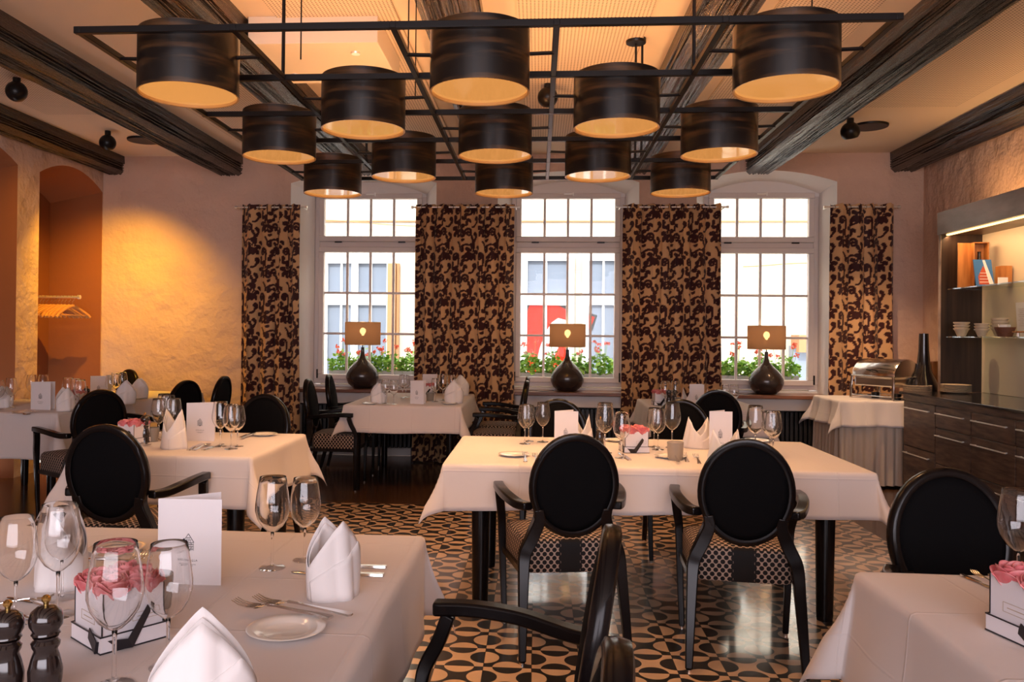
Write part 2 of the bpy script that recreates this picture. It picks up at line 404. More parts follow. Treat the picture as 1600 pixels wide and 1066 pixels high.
def lerp(a, b, t): return a + (b - a) * t
def text_mesh(txt, size, extrude=.0002):
    cu = bpy.data.curves.new('printed_text', 'FONT'); cu.body = txt; cu.size = size; cu.extrude = extrude; cu.align_x = 'CENTER'; cu.align_y = 'CENTER'; cu.space_character = 1.15
    o = bpy.data.objects.new('printed_text', cu); COL.objects.link(o); dg = bpy.context.evaluated_depsgraph_get(); dg.update()
    me = bpy.data.meshes.new_from_object(o.evaluated_get(dg)); vs = [v.co.copy() for v in me.vertices]; fs = [tuple(p.vertices) for p in me.polygons]
    bpy.data.objects.remove(o); bpy.data.curves.remove(cu); bpy.data.meshes.remove(me); return vs, fs


# ------------------------------------------------------------------ the room
XL, XR, YB, YR, ZC = -4.82, 3.97, 8.90, -3.0, 3.30
struct(MB().box(XL - .3, XR + .1, YR - .1, 9.35, -.12, -.001).build('floor', 'parquet', smooth=False))
struct(MB().box(-3.6, 2.36, -2.2, 6.62, -.01, .004).build('floor', 'cement_tiles', smooth=False))
struct(MB().box(XL - .9, XR + .3, YR - .2, 9.5, ZC, ZC + .15).build('ceiling', 'ceiling_paint', smooth=False))
struct(MB().box(XR, XR + .2, YR, 9.4, 0, ZC).build('wall_right', 'plaster', smooth=False))
struct(MB().box(XL - .9, XR + .2, YR - .2, YR, 0, ZC).build('wall_rear', 'plaster', smooth=False))

# back wall with three arched openings that run to the floor
WIN = [(-2.52, -1.25), (-.30, .95), (1.80, 3.03)]
OPEN = [(-2.70, -1.10), (-.44, 1.06), (1.66, 3.10)]
YW = 9.25
def arch(x, a, b, spring, rise):
    u = (x - (a + b) / 2) / ((b - a) / 2); return spring + rise * (1 - u * u)
fr = MB()
cuts = [XL - .62]
for (a, b) in OPEN: cuts += [lerp(a, b, i / 16) for i in range(17)]
cuts.append(XR)
for a, b in zip(cuts[:-1], cuts[1:]):
    k = [i for i, (p, q) in enumerate(OPEN) if a >= p - 1e-6 and b <= q + 1e-6]
    if k:
        p, q = OPEN[k[0]]; za, zb = arch(a, p, q, 3.0, .12), arch(b, p, q, 3.0, .12)
        fr.add([(a, YB, za), (b, YB, zb), (b, YB, ZC), (a, YB, ZC)], [(0, 1, 2, 3)])
    else:
        nz = 24
        for i in range(nz):
            z0, z1 = ZC * i / nz, ZC * (i + 1) / nz; fr.add([(a, YB, z0), (b, YB, z0), (b, YB, z1), (a, YB, z1)], [(0, 1, 2, 3)])
# back side closes the wall
fr.box(XL - .9, XR + .2, YB + .55, YB + .6, 0, .7)
struct(fr.build('wall_back', 'plaster', smooth=False))
rv = MB()
for (p, q), (wp, wq) in zip(OPEN, WIN):
    def ring(x0, x1, y, sp, rise, n=16):
        return [(x0, y, 0)] + [(lerp(x0, x1, i / n), y, arch(lerp(x0, x1, i / n), x0, x1, sp, rise)) for i in range(n + 1)] + [(x1, y, 0)]
    A = ring(p, q, YB, 3.0, .12); B = ring(wp, wq, YW - .02, 2.93, .14); n = len(A)
    rv.add(A + B, [(i, i + 1, n + i + 1, n + i) for i in range(n - 1)])
    C = ring(wp, wq, YW + .32, 2.93, .14); n = len(B)
    rv.add(B + C, [(i, i + 1, n + i + 1, n + i) for i in range(n - 1)])
    # wall under the window, and lunette over it
    rv.add([(wp, YW, 0), (wq, YW, 0), (wq, YW, .79), (wp, YW, .79)], [(0, 1, 2, 3)])
    top = [(lerp(wp, wq, i / 16), YW - .01, arch(lerp(wp, wq, i / 16), wp, wq, 2.93, .14)) for i in range(17)]
    rv.add([(wp, YW - .01, 2.9)] + top + [(wq, YW - .01, 2.9)], [tuple(range(19))[::-1]])
struct(rv.build('trim_1', 'reveal_plaster', smooth=True))
# outer skin of the wall between the windows
sk = MB()
xs = [XL - .9] + [x for ab in WIN for x in ab] + [XR + .2]
for i in range(0, len(xs), 2): sk.box(xs[i], xs[i + 1], YW + .3, YW + .34, 0, 3.6)
for a, b in WIN: sk.box(a, b, YW + .3, YW + .34, 0, .78); sk.box(a, b, YW + .3, YW + .34, 3.05, 3.6)
struct(sk.build('wall_outer', 'ext_cream', smooth=False))

# left wall with two arched niches
lw = MB(); lj = MB()
NI = [(6.15, 7.38), (7.72, 8.885)]
ys = [YR, 6.15] + [lerp(6.15, 7.38, i / 12) for i in range(1, 13)] + [7.72] + [lerp(7.72, 8.885, i / 12) for i in range(1, 13)] + [8.9]
for a, b in zip(ys[:-1], ys[1:]):
    k = [q for q in NI if a >= q[0] - 1e-6 and b <= q[1] + 1e-6]
    if k:
        q = k[0]; lw.add([(XL, a, arch(a, *q, 2.90, .16)), (XL, b, arch(b, *q, 2.90, .16)), (XL, b, ZC), (XL, a, ZC)], [(0, 1, 2, 3)])
    else: lw.add([(XL, a, 0), (XL, b, 0), (XL, b, ZC), (XL, a, ZC)], [(0, 1, 2, 3)])
struct(lw.build('wall_left', 'plaster', smooth=False))
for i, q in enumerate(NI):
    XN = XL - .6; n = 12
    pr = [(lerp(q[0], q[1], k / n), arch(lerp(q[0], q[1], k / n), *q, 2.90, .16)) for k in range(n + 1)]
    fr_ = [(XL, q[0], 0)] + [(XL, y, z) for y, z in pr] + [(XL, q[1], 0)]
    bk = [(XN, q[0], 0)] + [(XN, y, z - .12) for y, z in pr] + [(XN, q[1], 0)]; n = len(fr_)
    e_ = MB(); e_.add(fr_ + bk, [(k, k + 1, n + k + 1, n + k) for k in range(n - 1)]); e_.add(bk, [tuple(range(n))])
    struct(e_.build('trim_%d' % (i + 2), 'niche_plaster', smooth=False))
struct(MB().box(XL - .9, XL - .62, YR, 9.4, 0, ZC).build('wall_outer', 'plaster', smooth=False))
bb = MB()
for a, b in ((XL, OPEN[0][0]), (OPEN[0][1], OPEN[1][0]), (OPEN[1][1], OPEN[2][0]), (OPEN[2][1], XR)): bb.box(a, b, YB - .02, YB, 0, .09)
struct(bb.build('baseboard_back', 'cabinet_wood', smooth=False, bevel=.004))

# beams: moulded section drawn along the room with slightly uneven edges
def beam(x0, x1, i, drop=.24, chamfer=.045):
    w_ = x1 - x0; half = [(0, 0), (0, -drop * .40)]
    for k in range(4): z_ = drop * (.42 + .115 * k); half += [(.004, -z_), (.020, -z_ - .004), (.020, -z_ - .010), (.004, -z_ - .016)]
    half += [(.010, -drop + .028), (chamfer, -drop)]
    prof = list(half); m_ = 6; u0, u1 = chamfer + .012, w_ - chamfer - .012
    for k in range(m_):
        a_, c_ = lerp(u0, u1, k / m_), lerp(u0, u1, (k + 1) / m_); prof += [(a_, -drop), (a_ + .007, -drop + .016), (lerp(a_, c_, .6), -drop + .013), (c_ - .005, -drop)]
    prof += [(w_ - u, v) for u, v in reversed(half)]
    b = MB(); ny = 70; rnd = random.Random(i); vs = []; n = len(prof)
    wob = [rnd.uniform(-.006, .006) for _ in range(n)]
    ph = [rnd.uniform(0, 6) for _ in range(n)]
    for j in range(ny + 1):
        y = lerp(YR, YB + .02, j / ny)
        for k, (px_, pz) in enumerate(prof):
            dz = .006 * math.sin(y * 2.1 + ph[k]) + rnd.uniform(-.003, .003) if 0 < k < n - 1 else 0
            vs.append((x0 + px_ + (.004 * math.sin(y * 1.7 + ph[k]) if 0 < k < n - 1 else 0), y, ZC + pz + dz))
    b.add(vs, [(j * n + k, (j + 1) * n + k, (j + 1) * n + k + 1, j * n + k + 1) for j in range(ny) for k in range(n - 1)] + [tuple(range(n)), tuple(ny * n + k for k in range(n))[::-1]])
    return b
BE = [(-4.80, -4.58, 'leftmost, along the left wall'), (-3.53, -3.24, 'left of the pendant lamps, ending by the leftmost curtain'),
      (-2.10, -1.80, 'above the left side of the pendant frame'), (-.66, -.34, 'above the middle of the pendant frame, behind the front middle drum'),
      (.86, 1.16, 'above the right side of the pendant frame'), (2.16, 2.44, 'right of the pendant lamps, ending by the right window'), (3.63, 3.93, 'rightmost, along the right wall')]
for i, (a, b, t) in enumerate(BE):
    o = beam(a, b, i, drop=.2 if i in (0, 6) else .22).build('ceiling_beam', 'beam_wood', smooth=True, angle=28)
    tag(o, 'dark carved timber ceiling beam, ' + t, 'beam', 'timber ceiling beams')
for i in range(6):
    a = BE[i][1] + .2; b = BE[i + 1][0] - .2
    if i == 1:      # leave room for the white box
        struct(MB().box(a, b, YR + .2, 4.4, ZC - .012, ZC + .01).build('ceiling', 'perforated', smooth=False)); struct(MB().box(a, b, 6.2, 8.2, ZC - .012, ZC + .01).build('ceiling', 'perforated', smooth=False)); continue
    struct(MB().box(a, b, YR + .2, 8.2 if 0 < i < 5 else 7.1, ZC - .012, ZC + .01).build('ceiling', 'perforated', smooth=False))
o = MB().box(-1.78, -.98, 4.95, 5.75, ZC - .17, ZC).build('ceiling_box', 'soffit', bevel=.004)
tag(o, 'white square box hung under the ceiling behind the front left drum lamps', 'ceiling box')
for (x, y, t) in ((-1.15, 5.12, 'right'), (-1.66, 5.55, 'left')):
    o = MB().lathe([(0, 0), (.028, 0), (.03, .006), (.03, .014), (0, .014)], 20, c=(0, 0, -.013)).build('downlight', 'brushed', loc=(x, y, ZC - .17))
    tag(o, 'small round downlight in the white ceiling box, the %s one' % t, 'downlight', 'downlights of the ceiling box')

# ------------------------------------------------------------------ windows
def window(i, x0, x1):
    root = bpy.data.objects.new('window_%d' % (i + 1), None); COL.objects.link(root); root['kind'] = 'structure'; root.location = ((x0 + x1) / 2, YW, .80)
    hw = (x1 - x0) / 2; H_ = 2.985 - .80
    def fr(x0, x1, z0, z1, t, y0, y1):
        b = MB(); b.box(x0, x1, y0, y1, z0, z0 + t); b.box(x0, x1, y0, y1, z1 - t, z1); b.box(x0, x0 + t, y0, y1, z0 + t, z1 - t); b.box(x1 - t, x1, y0, y1, z0 + t, z1 - t); return b
    b = fr(-hw, hw, 0, H_, .055, .0, .09); b.box(-hw + .055, hw - .055, 0, .09, 1.535, 1.60)
    b.build('window_frame', 'white_frame', root, bevel=.006)
    for nm, z0, z1, nh, t in (('upper_sash', 1.60, H_ - .045, 0, .06), ('lower_sash', .045, 1.54, 2, .06)):
        o = fr(-hw + .05, hw - .05, z0, z1, t, -.03, .05).build(nm, 'white_frame', root, bevel=.008)
        g = MB(); a, c = -hw + .05 + t, hw - .05 - t; zz0, zz1 = z0 + t, z1 - t
        for k in (1, 2, 3): g.box(lerp(a, c, k / 4) - .013, lerp(a, c, k / 4) + .013, .0, .03, zz0, zz1)
        for k in range(1, nh + 1): g.box(a, c, .001, .031, lerp(zz0, zz1, k / 3) - .013, lerp(zz0, zz1, k / 3) + .013)
        g.build('glazing_bars', 'white_frame', o, bevel=.003)
        MB().box(a - .005, c + .005, .014, .018, zz0, zz1).build('pane', 'pane', o, smooth=False)
    # hopper handle at the top, black hinges on the transom and casement
    b = MB(); b.box(-.05, .05, -.045, -.03, H_ - .066, H_ - .052); b.box(.045, .06, -.05, -.03, H_ - .08, H_ - .04); b.build('handle', 'brushed', root, bevel=.003)
    for sx in (-1, 1):
        MB().box(sx * .36 - .04, sx * .36 + .04, -.04, -.028, 1.585, 1.60).build('hinge', 'black_metal', root)
        MB().box(sx * (hw - .05) - .008, sx * (hw - .05) + .008, -.042, -.01, .06, .16).build('hinge', 'black_metal', root)
    return root
for i, (a, b) in enumerate(WIN): window(i, a, b)
SIDE = ['left', 'middle', 'right']
for i, (a, b) in enumerate(OPEN):
    s_ = MB().poly([(a + .005, 8.84), (b - .005, 8.84), (b - .005, YB), (WIN[i][1], YW), (WIN[i][0], YW), (a + .005, YB)], (.728, .765)).build('windowsill', 'sill_wood', bevel=.005)
    tag(s_, 'reddish brown wooden windowsill under the %s window' % SIDE[i], 'windowsill', 'windowsills')
    p = MB().box(a + .01, b - .01, 8.93, 8.96, .60, .727).build('window_apron', 'white_frame', bevel=.003)
    tag(p, 'pale grey board under the sill of the %s window' % SIDE[i], 'apron', 'window aprons')
    rt = thing('radiator', 'black column radiator below the %s window' % SIDE[i], 'radiator', ((a + b) / 2, 9.06, .12), 0, 'radiators')
    hw = (b - a) / 2 - .12
    k = -hw; f = MB()
    while k < hw: f.box(k, k + .034, -.05, .05, 0, .46); k += .047
    f.build('fins', 'radiator', rt, bevel=.006)
    MB().box(-hw - .02, hw + .02, -.055, .055, .462, .475).build('top_grille', 'radiator', rt, bevel=.004)
    for sx in (-1, 1): MB().box(sx * hw * .8 - .015, sx * hw * .8 + .015, -.03, .03, -.12, 0).build('foot', 'radiator', rt)

# ------------------------------------------------------------------ damask weave and curtains
def damask_tile(nx=150, ny=190, W=.30, Hh=.385):
    X, Y = np.meshgrid((np.arange(nx) + .5) / nx * W, (np.arange(ny) + .5) / ny * Hh)
    D = np.full(X.shape, 9.)
    def blob(x, y, r, cut=False):
        if not cut: r = r * 1.2 + .0010
        for ox in (-W, 0, W):
            for oy in (-Hh, 0, Hh):
                if cut: np.maximum(D, r - np.hypot(X - x - ox, Y - y - oy), out=D)
                else: np.minimum(D, np.hypot(X - x - ox, Y - y - oy) - r, out=D)
    def stroke(pts, r0, r1, cut=False):
        n = len(pts)
        for i in range(n - 1):
            st = max(1, int(math.dist(pts[i], pts[i + 1]) / .002))
            for k in range(st):
                t = k / st; q = (i + t) / (n - 1); blob(lerp(pts[i][0], pts[i + 1][0], t), lerp(pts[i][1], pts[i + 1][1], t), lerp(r0, r1, q), cut)
    def spiral(cx, cy, R, a0, turns, sgn, t0, t1):
        pts = []
        for i in range(30):
            t = i / 29; r = R * (1 - t * .86); a = a0 + sgn * turns * 2 * PI * t; pts.append((cx + r * math.cos(a), cy + r * math.sin(a)))
        stroke(pts, t0, t1); blob(*pts[-1], t1 * 1.5)
        return pts[0]
    def leaf(x, y, a, L_, wd, curl=.6):
        for i in range(14):
            t = i / 13; blob(x + L_ * t * math.cos(a + curl * t), y + L_ * t * math.sin(a + curl * t), wd * (.35 + .75 * math.sin(PI * min(1, t * .62 + .05))))
    def curve(p0, p1, p2, r0, r1):
        stroke([((1-t)**2*p0[0]+2*t*(1-t)*p1[0]+t*t*p2[0], (1-t)**2*p0[1]+2*t*(1-t)*p1[1]+t*t*p2[1]) for t in [k/12 for k in range(13)]], r0, r1)
    # flame shaped palmette made of curled lobes
    def palmette(x, y, a, s, fl):
        f = -1 if fl else 1
        for k, (da, L_, wd, cu) in enumerate(((0, .074, .0155, 0), (.62, .062, .0135, .55), (-.62, .062, .0135, -.55), (1.35, .050, .0125, .85), (-1.35, .050, .0125, -.85), (2.1, .034, .010, 1.0), (-2.1, .034, .010, -1.0))):
            leaf(x + .010 * s * math.cos(a + da), y + .010 * s * math.sin(a + da), a + da * .9, L_ * s, wd * s, cu)
        c0 = (x + .022 * s * math.cos(a), y + .022 * s * math.sin(a)); c1 = (x + .050 * s * math.cos(a), y + .050 * s * math.sin(a))
        stroke([c0, c1], .0062 * s, .002 * s, True)
        for q in (-1, 1): stroke([(x + .024 * s * math.cos(a + q * .55), y + .024 * s * math.sin(a + q * .55)), (x + .042 * s * math.cos(a + q * .62), y + .042 * s * math.sin(a + q * .62))], .003 * s, .001 * s, True)
    palmette(.075, .085, PI / 2 + .15, 1.0, False)
    palmette(.225, .085 + .1925, PI / 2 - .25, .95, True)
    spiral(.185, .075, .037, PI * .9, 1.35, -1, .0085, .0060)
    curve((.150, .085), (.150, .02), (.085, .055), .009, .010)
    spiral(.045, .255, .036, 0, 1.4, 1, .0085, .0060)
    curve((.081, .255), (.085, .20), (.075, .165), .009, .006)
    spiral(.125, .315, .030, PI, 1.3, -1, .0078, .0055)
    curve((.095, .315), (.09, .365), (.06, .385), .008, .006)
    spiral(.265, .185, .026, PI * 1.5, 1.2, 1, .0075, .005)
    curve((.265, .159), (.25, .12), (.215, .125), .008, .006)
    curve((.225, .27), (.215, .235), (.175, .225), .010, .006)
    curve((.13, .345), (.17, .37), (.205, .355), .008, .005)
    for x, y, a, L_, wd, cu in ((.175, .225, 2.6, .036, .0115, .8), (.150, .200, -2.2, .036, .012, -.8), (.205, .355, .9, .034, .0115, -.9), (.215, .350, -.5, .036, .011, .9), (.195, .165, 1.9, .032, .011, .8),
                             (.270, .030, 1.2, .040, .012, .8), (.262, .030, -1.4, .036, .011, -.9), (.240, .02, 2.9, .032, .010, -.7), (.135, .245, 1.1, .036, .011, -.8), (.012, .180, .6, .032, .011, .8), (.010, .175, -1.1, .034, .011, .8),
                             (.150, .135, .3, .030, .0105, .9), (.285, .335, .5, .030, .0105, -.9), (.020, .320, 1.9, .032, .010, .7), (.110, .012, -.6, .028, .009, .7)):
        leaf(x, y, a, L_, wd, cu)
    return D < 0


TILE = damask_tile()
def curtain(x0, x1, label, seed):
    rnd = random.Random(seed); wd = x1 - x0; z0, z1 = .015, 2.745; st = .0062
    folds = max(3, round(wd / .165)); amp = .056
    nx = int(wd * 1.45 / st); nz = int((z1 - z0) / st)
    u = np.linspace(0, 1, nx); v = np.linspace(0, 1, nz); U, V = np.meshgrid(u, v)
    ph = rnd.uniform(0, 6)
    warp = U + .022 * np.sin(U * 9 + ph) + .006 * np.sin(U * 21 + ph * 2)
    a = amp * (1.0 + .25 * np.sin(U * 7 + ph)) * (.75 + .35 * (1 - V))
    fo = 2 * PI * folds * warp
    Y = a * np.sin(fo) + .006 * np.sin(fo * 2.3 + V * 3)
    X = x0 + wd * (U + .30 / folds * .28 * np.sin(2 * fo + .4)) + (U - .5) * .05 * (1 - V) + .008 * np.sin(V * 5 + U * 8)
    Z = z0 + (z1 - z0) * V + .006 * np.sin(fo * 2) * (V > .995)
    # arc length across the folds drives the pattern
    dx = np.diff(X, axis=1); dy = np.diff(Y, axis=1); s_ = np.concatenate([np.zeros((nz, 1)), np.cumsum(np.hypot(dx, dy), axis=1)], axis=1)
    iu = (((s_ + seed * .07) / .39 % 1) * TILE.shape[1]).astype(int) % TILE.shape[1]; iv = (((Z + seed * .05) / .49 % 1) * TILE.shape[0]).astype(int) % TILE.shape[0]
    dark = TILE[iv, iu]
    colr = np.where(dark[..., None], np.array([.046, .009, .009]), np.array([.66, .39, .19])).reshape(-1, 3)
    co = np.stack([X - (x0 + x1) / 2, Y, Z - z0], -1).reshape(-1, 3)
    idx = np.arange(nx * nz).reshape(nz, nx); q = np.stack([idx[:-1, :-1], idx[:-1, 1:], idx[1:, 1:], idx[1:, :-1]], -1).reshape(-1, 4)
    me = bpy.data.meshes.new('curtain'); me.vertices.add(len(co)); me.vertices.foreach_set('co', co.astype(np.float32).ravel())
    me.loops.add(q.size); me.loops.foreach_set('vertex_index', q.astype(np.int32).ravel()); me.polygons.add(len(q))
    me.polygons.foreach_set('loop_start', np.arange(0, q.size, 4, dtype=np.int32)); me.polygons.foreach_set('use_smooth', [True] * len(q))
    me.update(calc_edges=True); at_ = me.color_attributes.new('weave', 'FLOAT_COLOR', 'POINT')
    at_.data.foreach_set('color', np.concatenate([colr, np.ones((len(colr), 1))], 1).astype(np.float32).ravel())
    me.materials.append(M['damask'])
    root = thing('curtain', label, 'curtain', ((x0 + x1) / 2, 8.765, z0), 0, 'damask curtains')
    o = bpy.data.objects.new('fabric', me); COL.objects.link(o); o.parent = root
    sd = o.modifiers.new('solid', 'SOLIDIFY'); sd.thickness = .002
    for k in range(folds * 2):                      # eyelets where the rod threads the cloth
        ux = x0 + wd * (k + .5) / (folds * 2) - (x0 + x1) / 2
        pts = [(ux, .022 * math.cos(t), 2.70 + .022 * math.sin(t)) for t in [2 * PI * j / 16 for j in range(16)]]
        MB().tube(pts, .004, 6, closed=True).build('eyelet', 'steel', root)
    return root
CU = [(-3.20, -2.55, 'leftmost dark and gold scroll patterned curtain, left of the left window'), (-1.28, -.27, 'scroll patterned curtain between the left and middle windows'),
      (.88, 1.89, 'scroll patterned curtain between the middle and right windows'), (2.99, 3.61, 'rightmost scroll patterned curtain, behind the chafing dish')]
for i, (a, b, l) in enumerate(CU):
    curtain(a, b, l, i + 1)
    r = thing('curtain_rod', 'short steel rod holding the ' + ['leftmost curtain', 'curtain between left and middle windows', 'curtain between middle and right windows', 'rightmost curtain'][i], 'curtain rod', ((a + b) / 2, 8.765, 2.715), 0, 'curtain rods')
    h = (b - a) / 2 + .06; MB().tube([(-h, 0, 0), (h, 0, 0)], .009, 10).build('rod', 'brushed', r)
    for sx in (-1, 1):
        MB().tube([(sx * (h + .012), 0, 0), (sx * (h - .012), 0, 0)], .014, 12).build('finial', 'brushed', r)
        MB().tube([(sx * (h - .03), 0, -.004), (sx * (h - .03), .135, -.004)], .006, 8).build('bracket', 'brushed', r)

# ------------------------------------------------------------------ pendant chandelier, one welded frame carrying thirteen drums
CX0, CX1, CY0, CY1, CZ = -1.757, 1.27, 3.05, 6.09, 2.52
ch = thing('pendant_chandelier', 'large black metal grid frame hung from the ceiling with thirteen dark drum shades', 'chandelier', ((CX0 + CX1) / 2, (CY0 + CY1) / 2, 2.355))
def cl(x, y, z): return (x - (CX0 + CX1) / 2, y - (CY0 + CY1) / 2, z - 2.355)
cw, cdp = (CX1 - CX0) / 5, (CY1 - CY0) / 5
for i in range(6):
    b = MB(); x = CX0 + cw * i; p = cl(x - .012, CY0 - .015, CZ - .012); q = cl(x + .012, CY1 + .015, CZ + .012); b.box(p[0], q[0], p[1], q[1], p[2], q[2]); b.build('frame_bar', 'black_metal', ch, bevel=.002)
    b = MB(); y = CY0 + cdp * i; p = cl(CX0 - .015, y - .012, CZ - .013); q = cl(CX1 + .015, y + .012, CZ + .013); b.box(p[0], q[0], p[1], q[1], p[2], q[2]); b.build('frame_bar', 'black_metal', ch, bevel=.002)
for (i, j) in ((1, 1), (4, 1), (1, 4), (4, 4)):
    p = cl(CX0 + cw * i, CY0 + cdp * j, 0)
    MB().tube([(p[0], p[1], CZ - 2.355), (p[0], p[1], ZC - 2.355)], .008, 8).build('hanging_rod', 'black_metal', ch)
for x, y in ((CX0 + cw * 1.25, CY0 + cdp * .6), (CX0 + cw * 2.0, CY0 + cdp * .6), (CX0 + cw * 4.6, CY0 + cdp * .3), (CX0 + cw * 1.9, CY0 + cdp * 1.6)):
    p = cl(x, y, 0); MB().tube([(p[0], p[1], CZ - 2.355 + .0), (p[0], p[1], ZC - 2.355)], .003, 6).build('steel_cable', 'black_metal', ch)
p = cl(.619, 5.44, ZC); MB().lathe([(0, -.03), (.062, -.03), (.065, -.024), (.065, 0), (0, 0)], 24, c=p).build('ceiling_rose', 'black_metal', ch)
MB().tube([cl(.619, 5.44, ZC - .02), cl(.619, 5.44, CZ)], .008, 8).build('hanging_rod', 'black_metal', ch)
R_ = .202
dm = MB(); dm.shell([(R_, 0), (R_, .25), (R_ - .004, .252), (R_ - .008, .25)], 56)
dm_o = dm.build('drum_shade', 'drum_wood', ch)
ln = MB(); ln.shell([(R_ - .008, .25), (R_ - .008, .002), (R_ - .004, 0), (R_, 0)], 56); ln_o = ln.build('lining', 'drum_lining', dm_o)
df = MB(); df.lathe([(0, .012), (R_ - .009, .012), (R_ - .009, .017), (0, .017)], 56); df_o = df.build('diffuser', 'diffuser', dm_o)
sp_o = []
for sx in (-1, 1): sp = MB(); sp.tube([(sx * R_, 0, .155), (sx * (cw / 2 - .004), 0, .158)], .008, 8); sp_o.append(sp.build('side_arm', 'black_metal', dm_o))
bl = MB(); bl.lathe([(0, .09), (.028, .105), (.03, .13), (.014, .17), (.014, .2), (0, .2)], 16); bl_o = bl.build('bulb', 'bulb', dm_o)
first = True
for j in range(5):
    for i in ((0, 2, 4) if j % 2 == 0 else (1, 3)):
        x, y = CX0 + cw * (i + .5), CY0 + cdp * (j + .5); p = cl(x, y, 2.355)
        if first: o = dm_o; first = False
        else:
            o = dm_o.copy(); COL.objects.link(o); o.parent = ch
            for s_ in (ln_o, df_o, bl_o, *sp_o): c_ = s_.copy(); COL.objects.link(c_); c_.parent = o
        o.location = p; o.rotation_euler = (0, 0, 0)
        light('POINT', 'drum_light', (x, y, 2.355 + .17), 7.6, WARM, shadow_soft_size=.06)
        light('SPOT', 'drum_downlight', (x, y, 2.36), 42, (1, .55, .25), (0, 0, 0), spot_size=math.radians(112), spot_blend=.9, shadow_soft_size=.12)

# ------------------------------------------------------------------ ceiling spots and discs
def ball_spot(x, y, aim, label, energy=0, big=1., size=70, color=(1, .50, .035)):
    r = thing('ceiling_spotlight', label, 'spotlight', (x, y, ZC - .13), 0, 'black ball spotlights')
    MB().lathe([(0, -.012), (.028 * big, -.012), (.028 * big, .0), (.028 * big, .13), (0, .13)], 20, c=(0, 0, 0)).build('stem', 'black_metal', r)
    a = Vector(aim) - Vector((x, y, ZC - .18)); T = a.to_track_quat('-Z', 'Y').to_matrix().to_4x4(); T.translation = Vector((0, 0, .015))
    R = .078 * big; prof = [(0, R)] + [(R * math.sin(t), R * math.cos(t)) for t in [PI * k / 12 for k in range(1, 10)]] + [(R * .62, -R * .72), (R * .55, -R * .6), (0, -R * .5)]
    MB().lathe(prof, 28, T=T).build('ball_head', 'black_metal', r)
    MB().lathe([(0, -R * .49), (R * .52, -R * .62), (R * .52, -R * .66), (0, -R * .6)], 20, T=T).build('lens', 'brass', r)
    if energy:
        s_ = light('SPOT', 'wall_spot', Vector((x, y, ZC - .18)) + a.normalized() * .09, energy, color, spot_size=math.radians(size), spot_blend=1, shadow_soft_size=.02)
        s_.rotation_euler = a.to_track_quat('-Z', 'Y').to_euler()
    return r
ball_spot(-3.97, 6.05, (-4.9, 8.5, 1.3), 'black ball ceiling spotlight at far left near the picture edge', 60)
ball_spot(-4.16, 7.75, (-4.7, 8.9, .55), 'black ball ceiling spotlight beside the round ceiling disc, above the coat niche', 185, size=104)
ball_spot(2.72, 7.5, (3.3, 8.2, .8), 'black ball ceiling spotlight above the rightmost curtain', 150, 1.05, color=(1, .62, .33))
ball_spot(2.05, 3.9, (1.6, 3.9, 0), 'black ball ceiling spotlight cut by the top edge of the photo', 0, 1.2)
ball_spot(.06, 6.35, (.1, 8.2, 1.2), 'black ball ceiling spotlight half hidden behind the pendant frame', 25)
for x, y, t in ((-3.97, 8.1, 'left of the pendant lamps'), (2.98, 7.75, 'beside the right hand ball spotlight')):
    o = MB().lathe([(0, 0), (.155, 0), (.16, .008), (.16, .02), (0, .02)], 40, c=(0, 0, -.02)).build('ceiling_disc', 'black_metal', loc=(x, y, ZC))
    tag(o, 'flat black round ceiling speaker disc, ' + t, 'ceiling speaker', 'round ceiling discs')

# ------------------------------------------------------------------ window lamps
lt = thing('table_lamp', 'lamp', 'lamp')
prof = [(0, 0), (.085, 0), (.095, .006)]
pts = [(.105, .006), (.155, .05), (.180, .11), (.178, .16), (.150, .215), (.108, .262), (.066, .30), (.038, .33), (.024, .37), (.019, .41), (.018, .44), (.020, .447), (0, .447)]
MB().lathe([(0, 0), (.08, 0)] + pts, 48).build('gourd_base', 'lamp_base', lt, angle=60)
MB().tube([(0, 0, .44), (0, 0, .56)], .006, 8).build('lamp_stem', 'black_metal', lt)
sh = MB(); sh.shell([(.195, .475), (.195, .725)], 56); sh_o = sh.build('lamp_shade', 'shade_fabric', lt)
rg = MB(); [rg.tube([(.195 * math.cos(t), .195 * math.sin(t), z) for t in [2 * PI * k / 40 for k in range(40)]], .002, 5, closed=True) for z in (.476, .724)]
[rg.tube([(0, 0, .56), (.195 * math.cos(a), .195 * math.sin(a), .474)], .0018, 4) for a in (0, 2.1, 4.2)]; rg.build('shade_ring', 'brass', sh_o)
MB().lathe([(0, .575), (.012, .577), (.014, .590), (.025, .600), (.032, .617), (.033, .632), (.026, .650), (.012, .661), (0, .664)], 20).build('bulb', 'bulb', lt)
LAMP = Stamp(lt)
for (px_, py_), t in zip(((566, 607), (886, 612), (1197, 618)), SIDE):
    p = at(px_, py_, y=9.05)
    LAMP((p.x, 9.05, .767), 0, 'dark gourd shaped table lamp with lit brown drum shade on the %s windowsill' % t, 'windowsill lamps')
    light('POINT', 'lamp_bulb', (p.x, 9.05, .767 + .63), 2.6, (1, .68, .36), shadow_soft_size=.03)
for i, (x, t) in enumerate(((-.10, 'middle'), (2.05, 'right'))):
    pts = [(x + .28 * k / 10 + (0), 8.93 + .07 * math.sin(k * .8 + i), .770 + .002) for k in range(11)]
    tag(MB().tube(pts, .003, 6).build('lamp_cable', 'black_metal'), 'thin dark lamp cable lying on the %s windowsill' % t, 'cable', 'lamp cables')

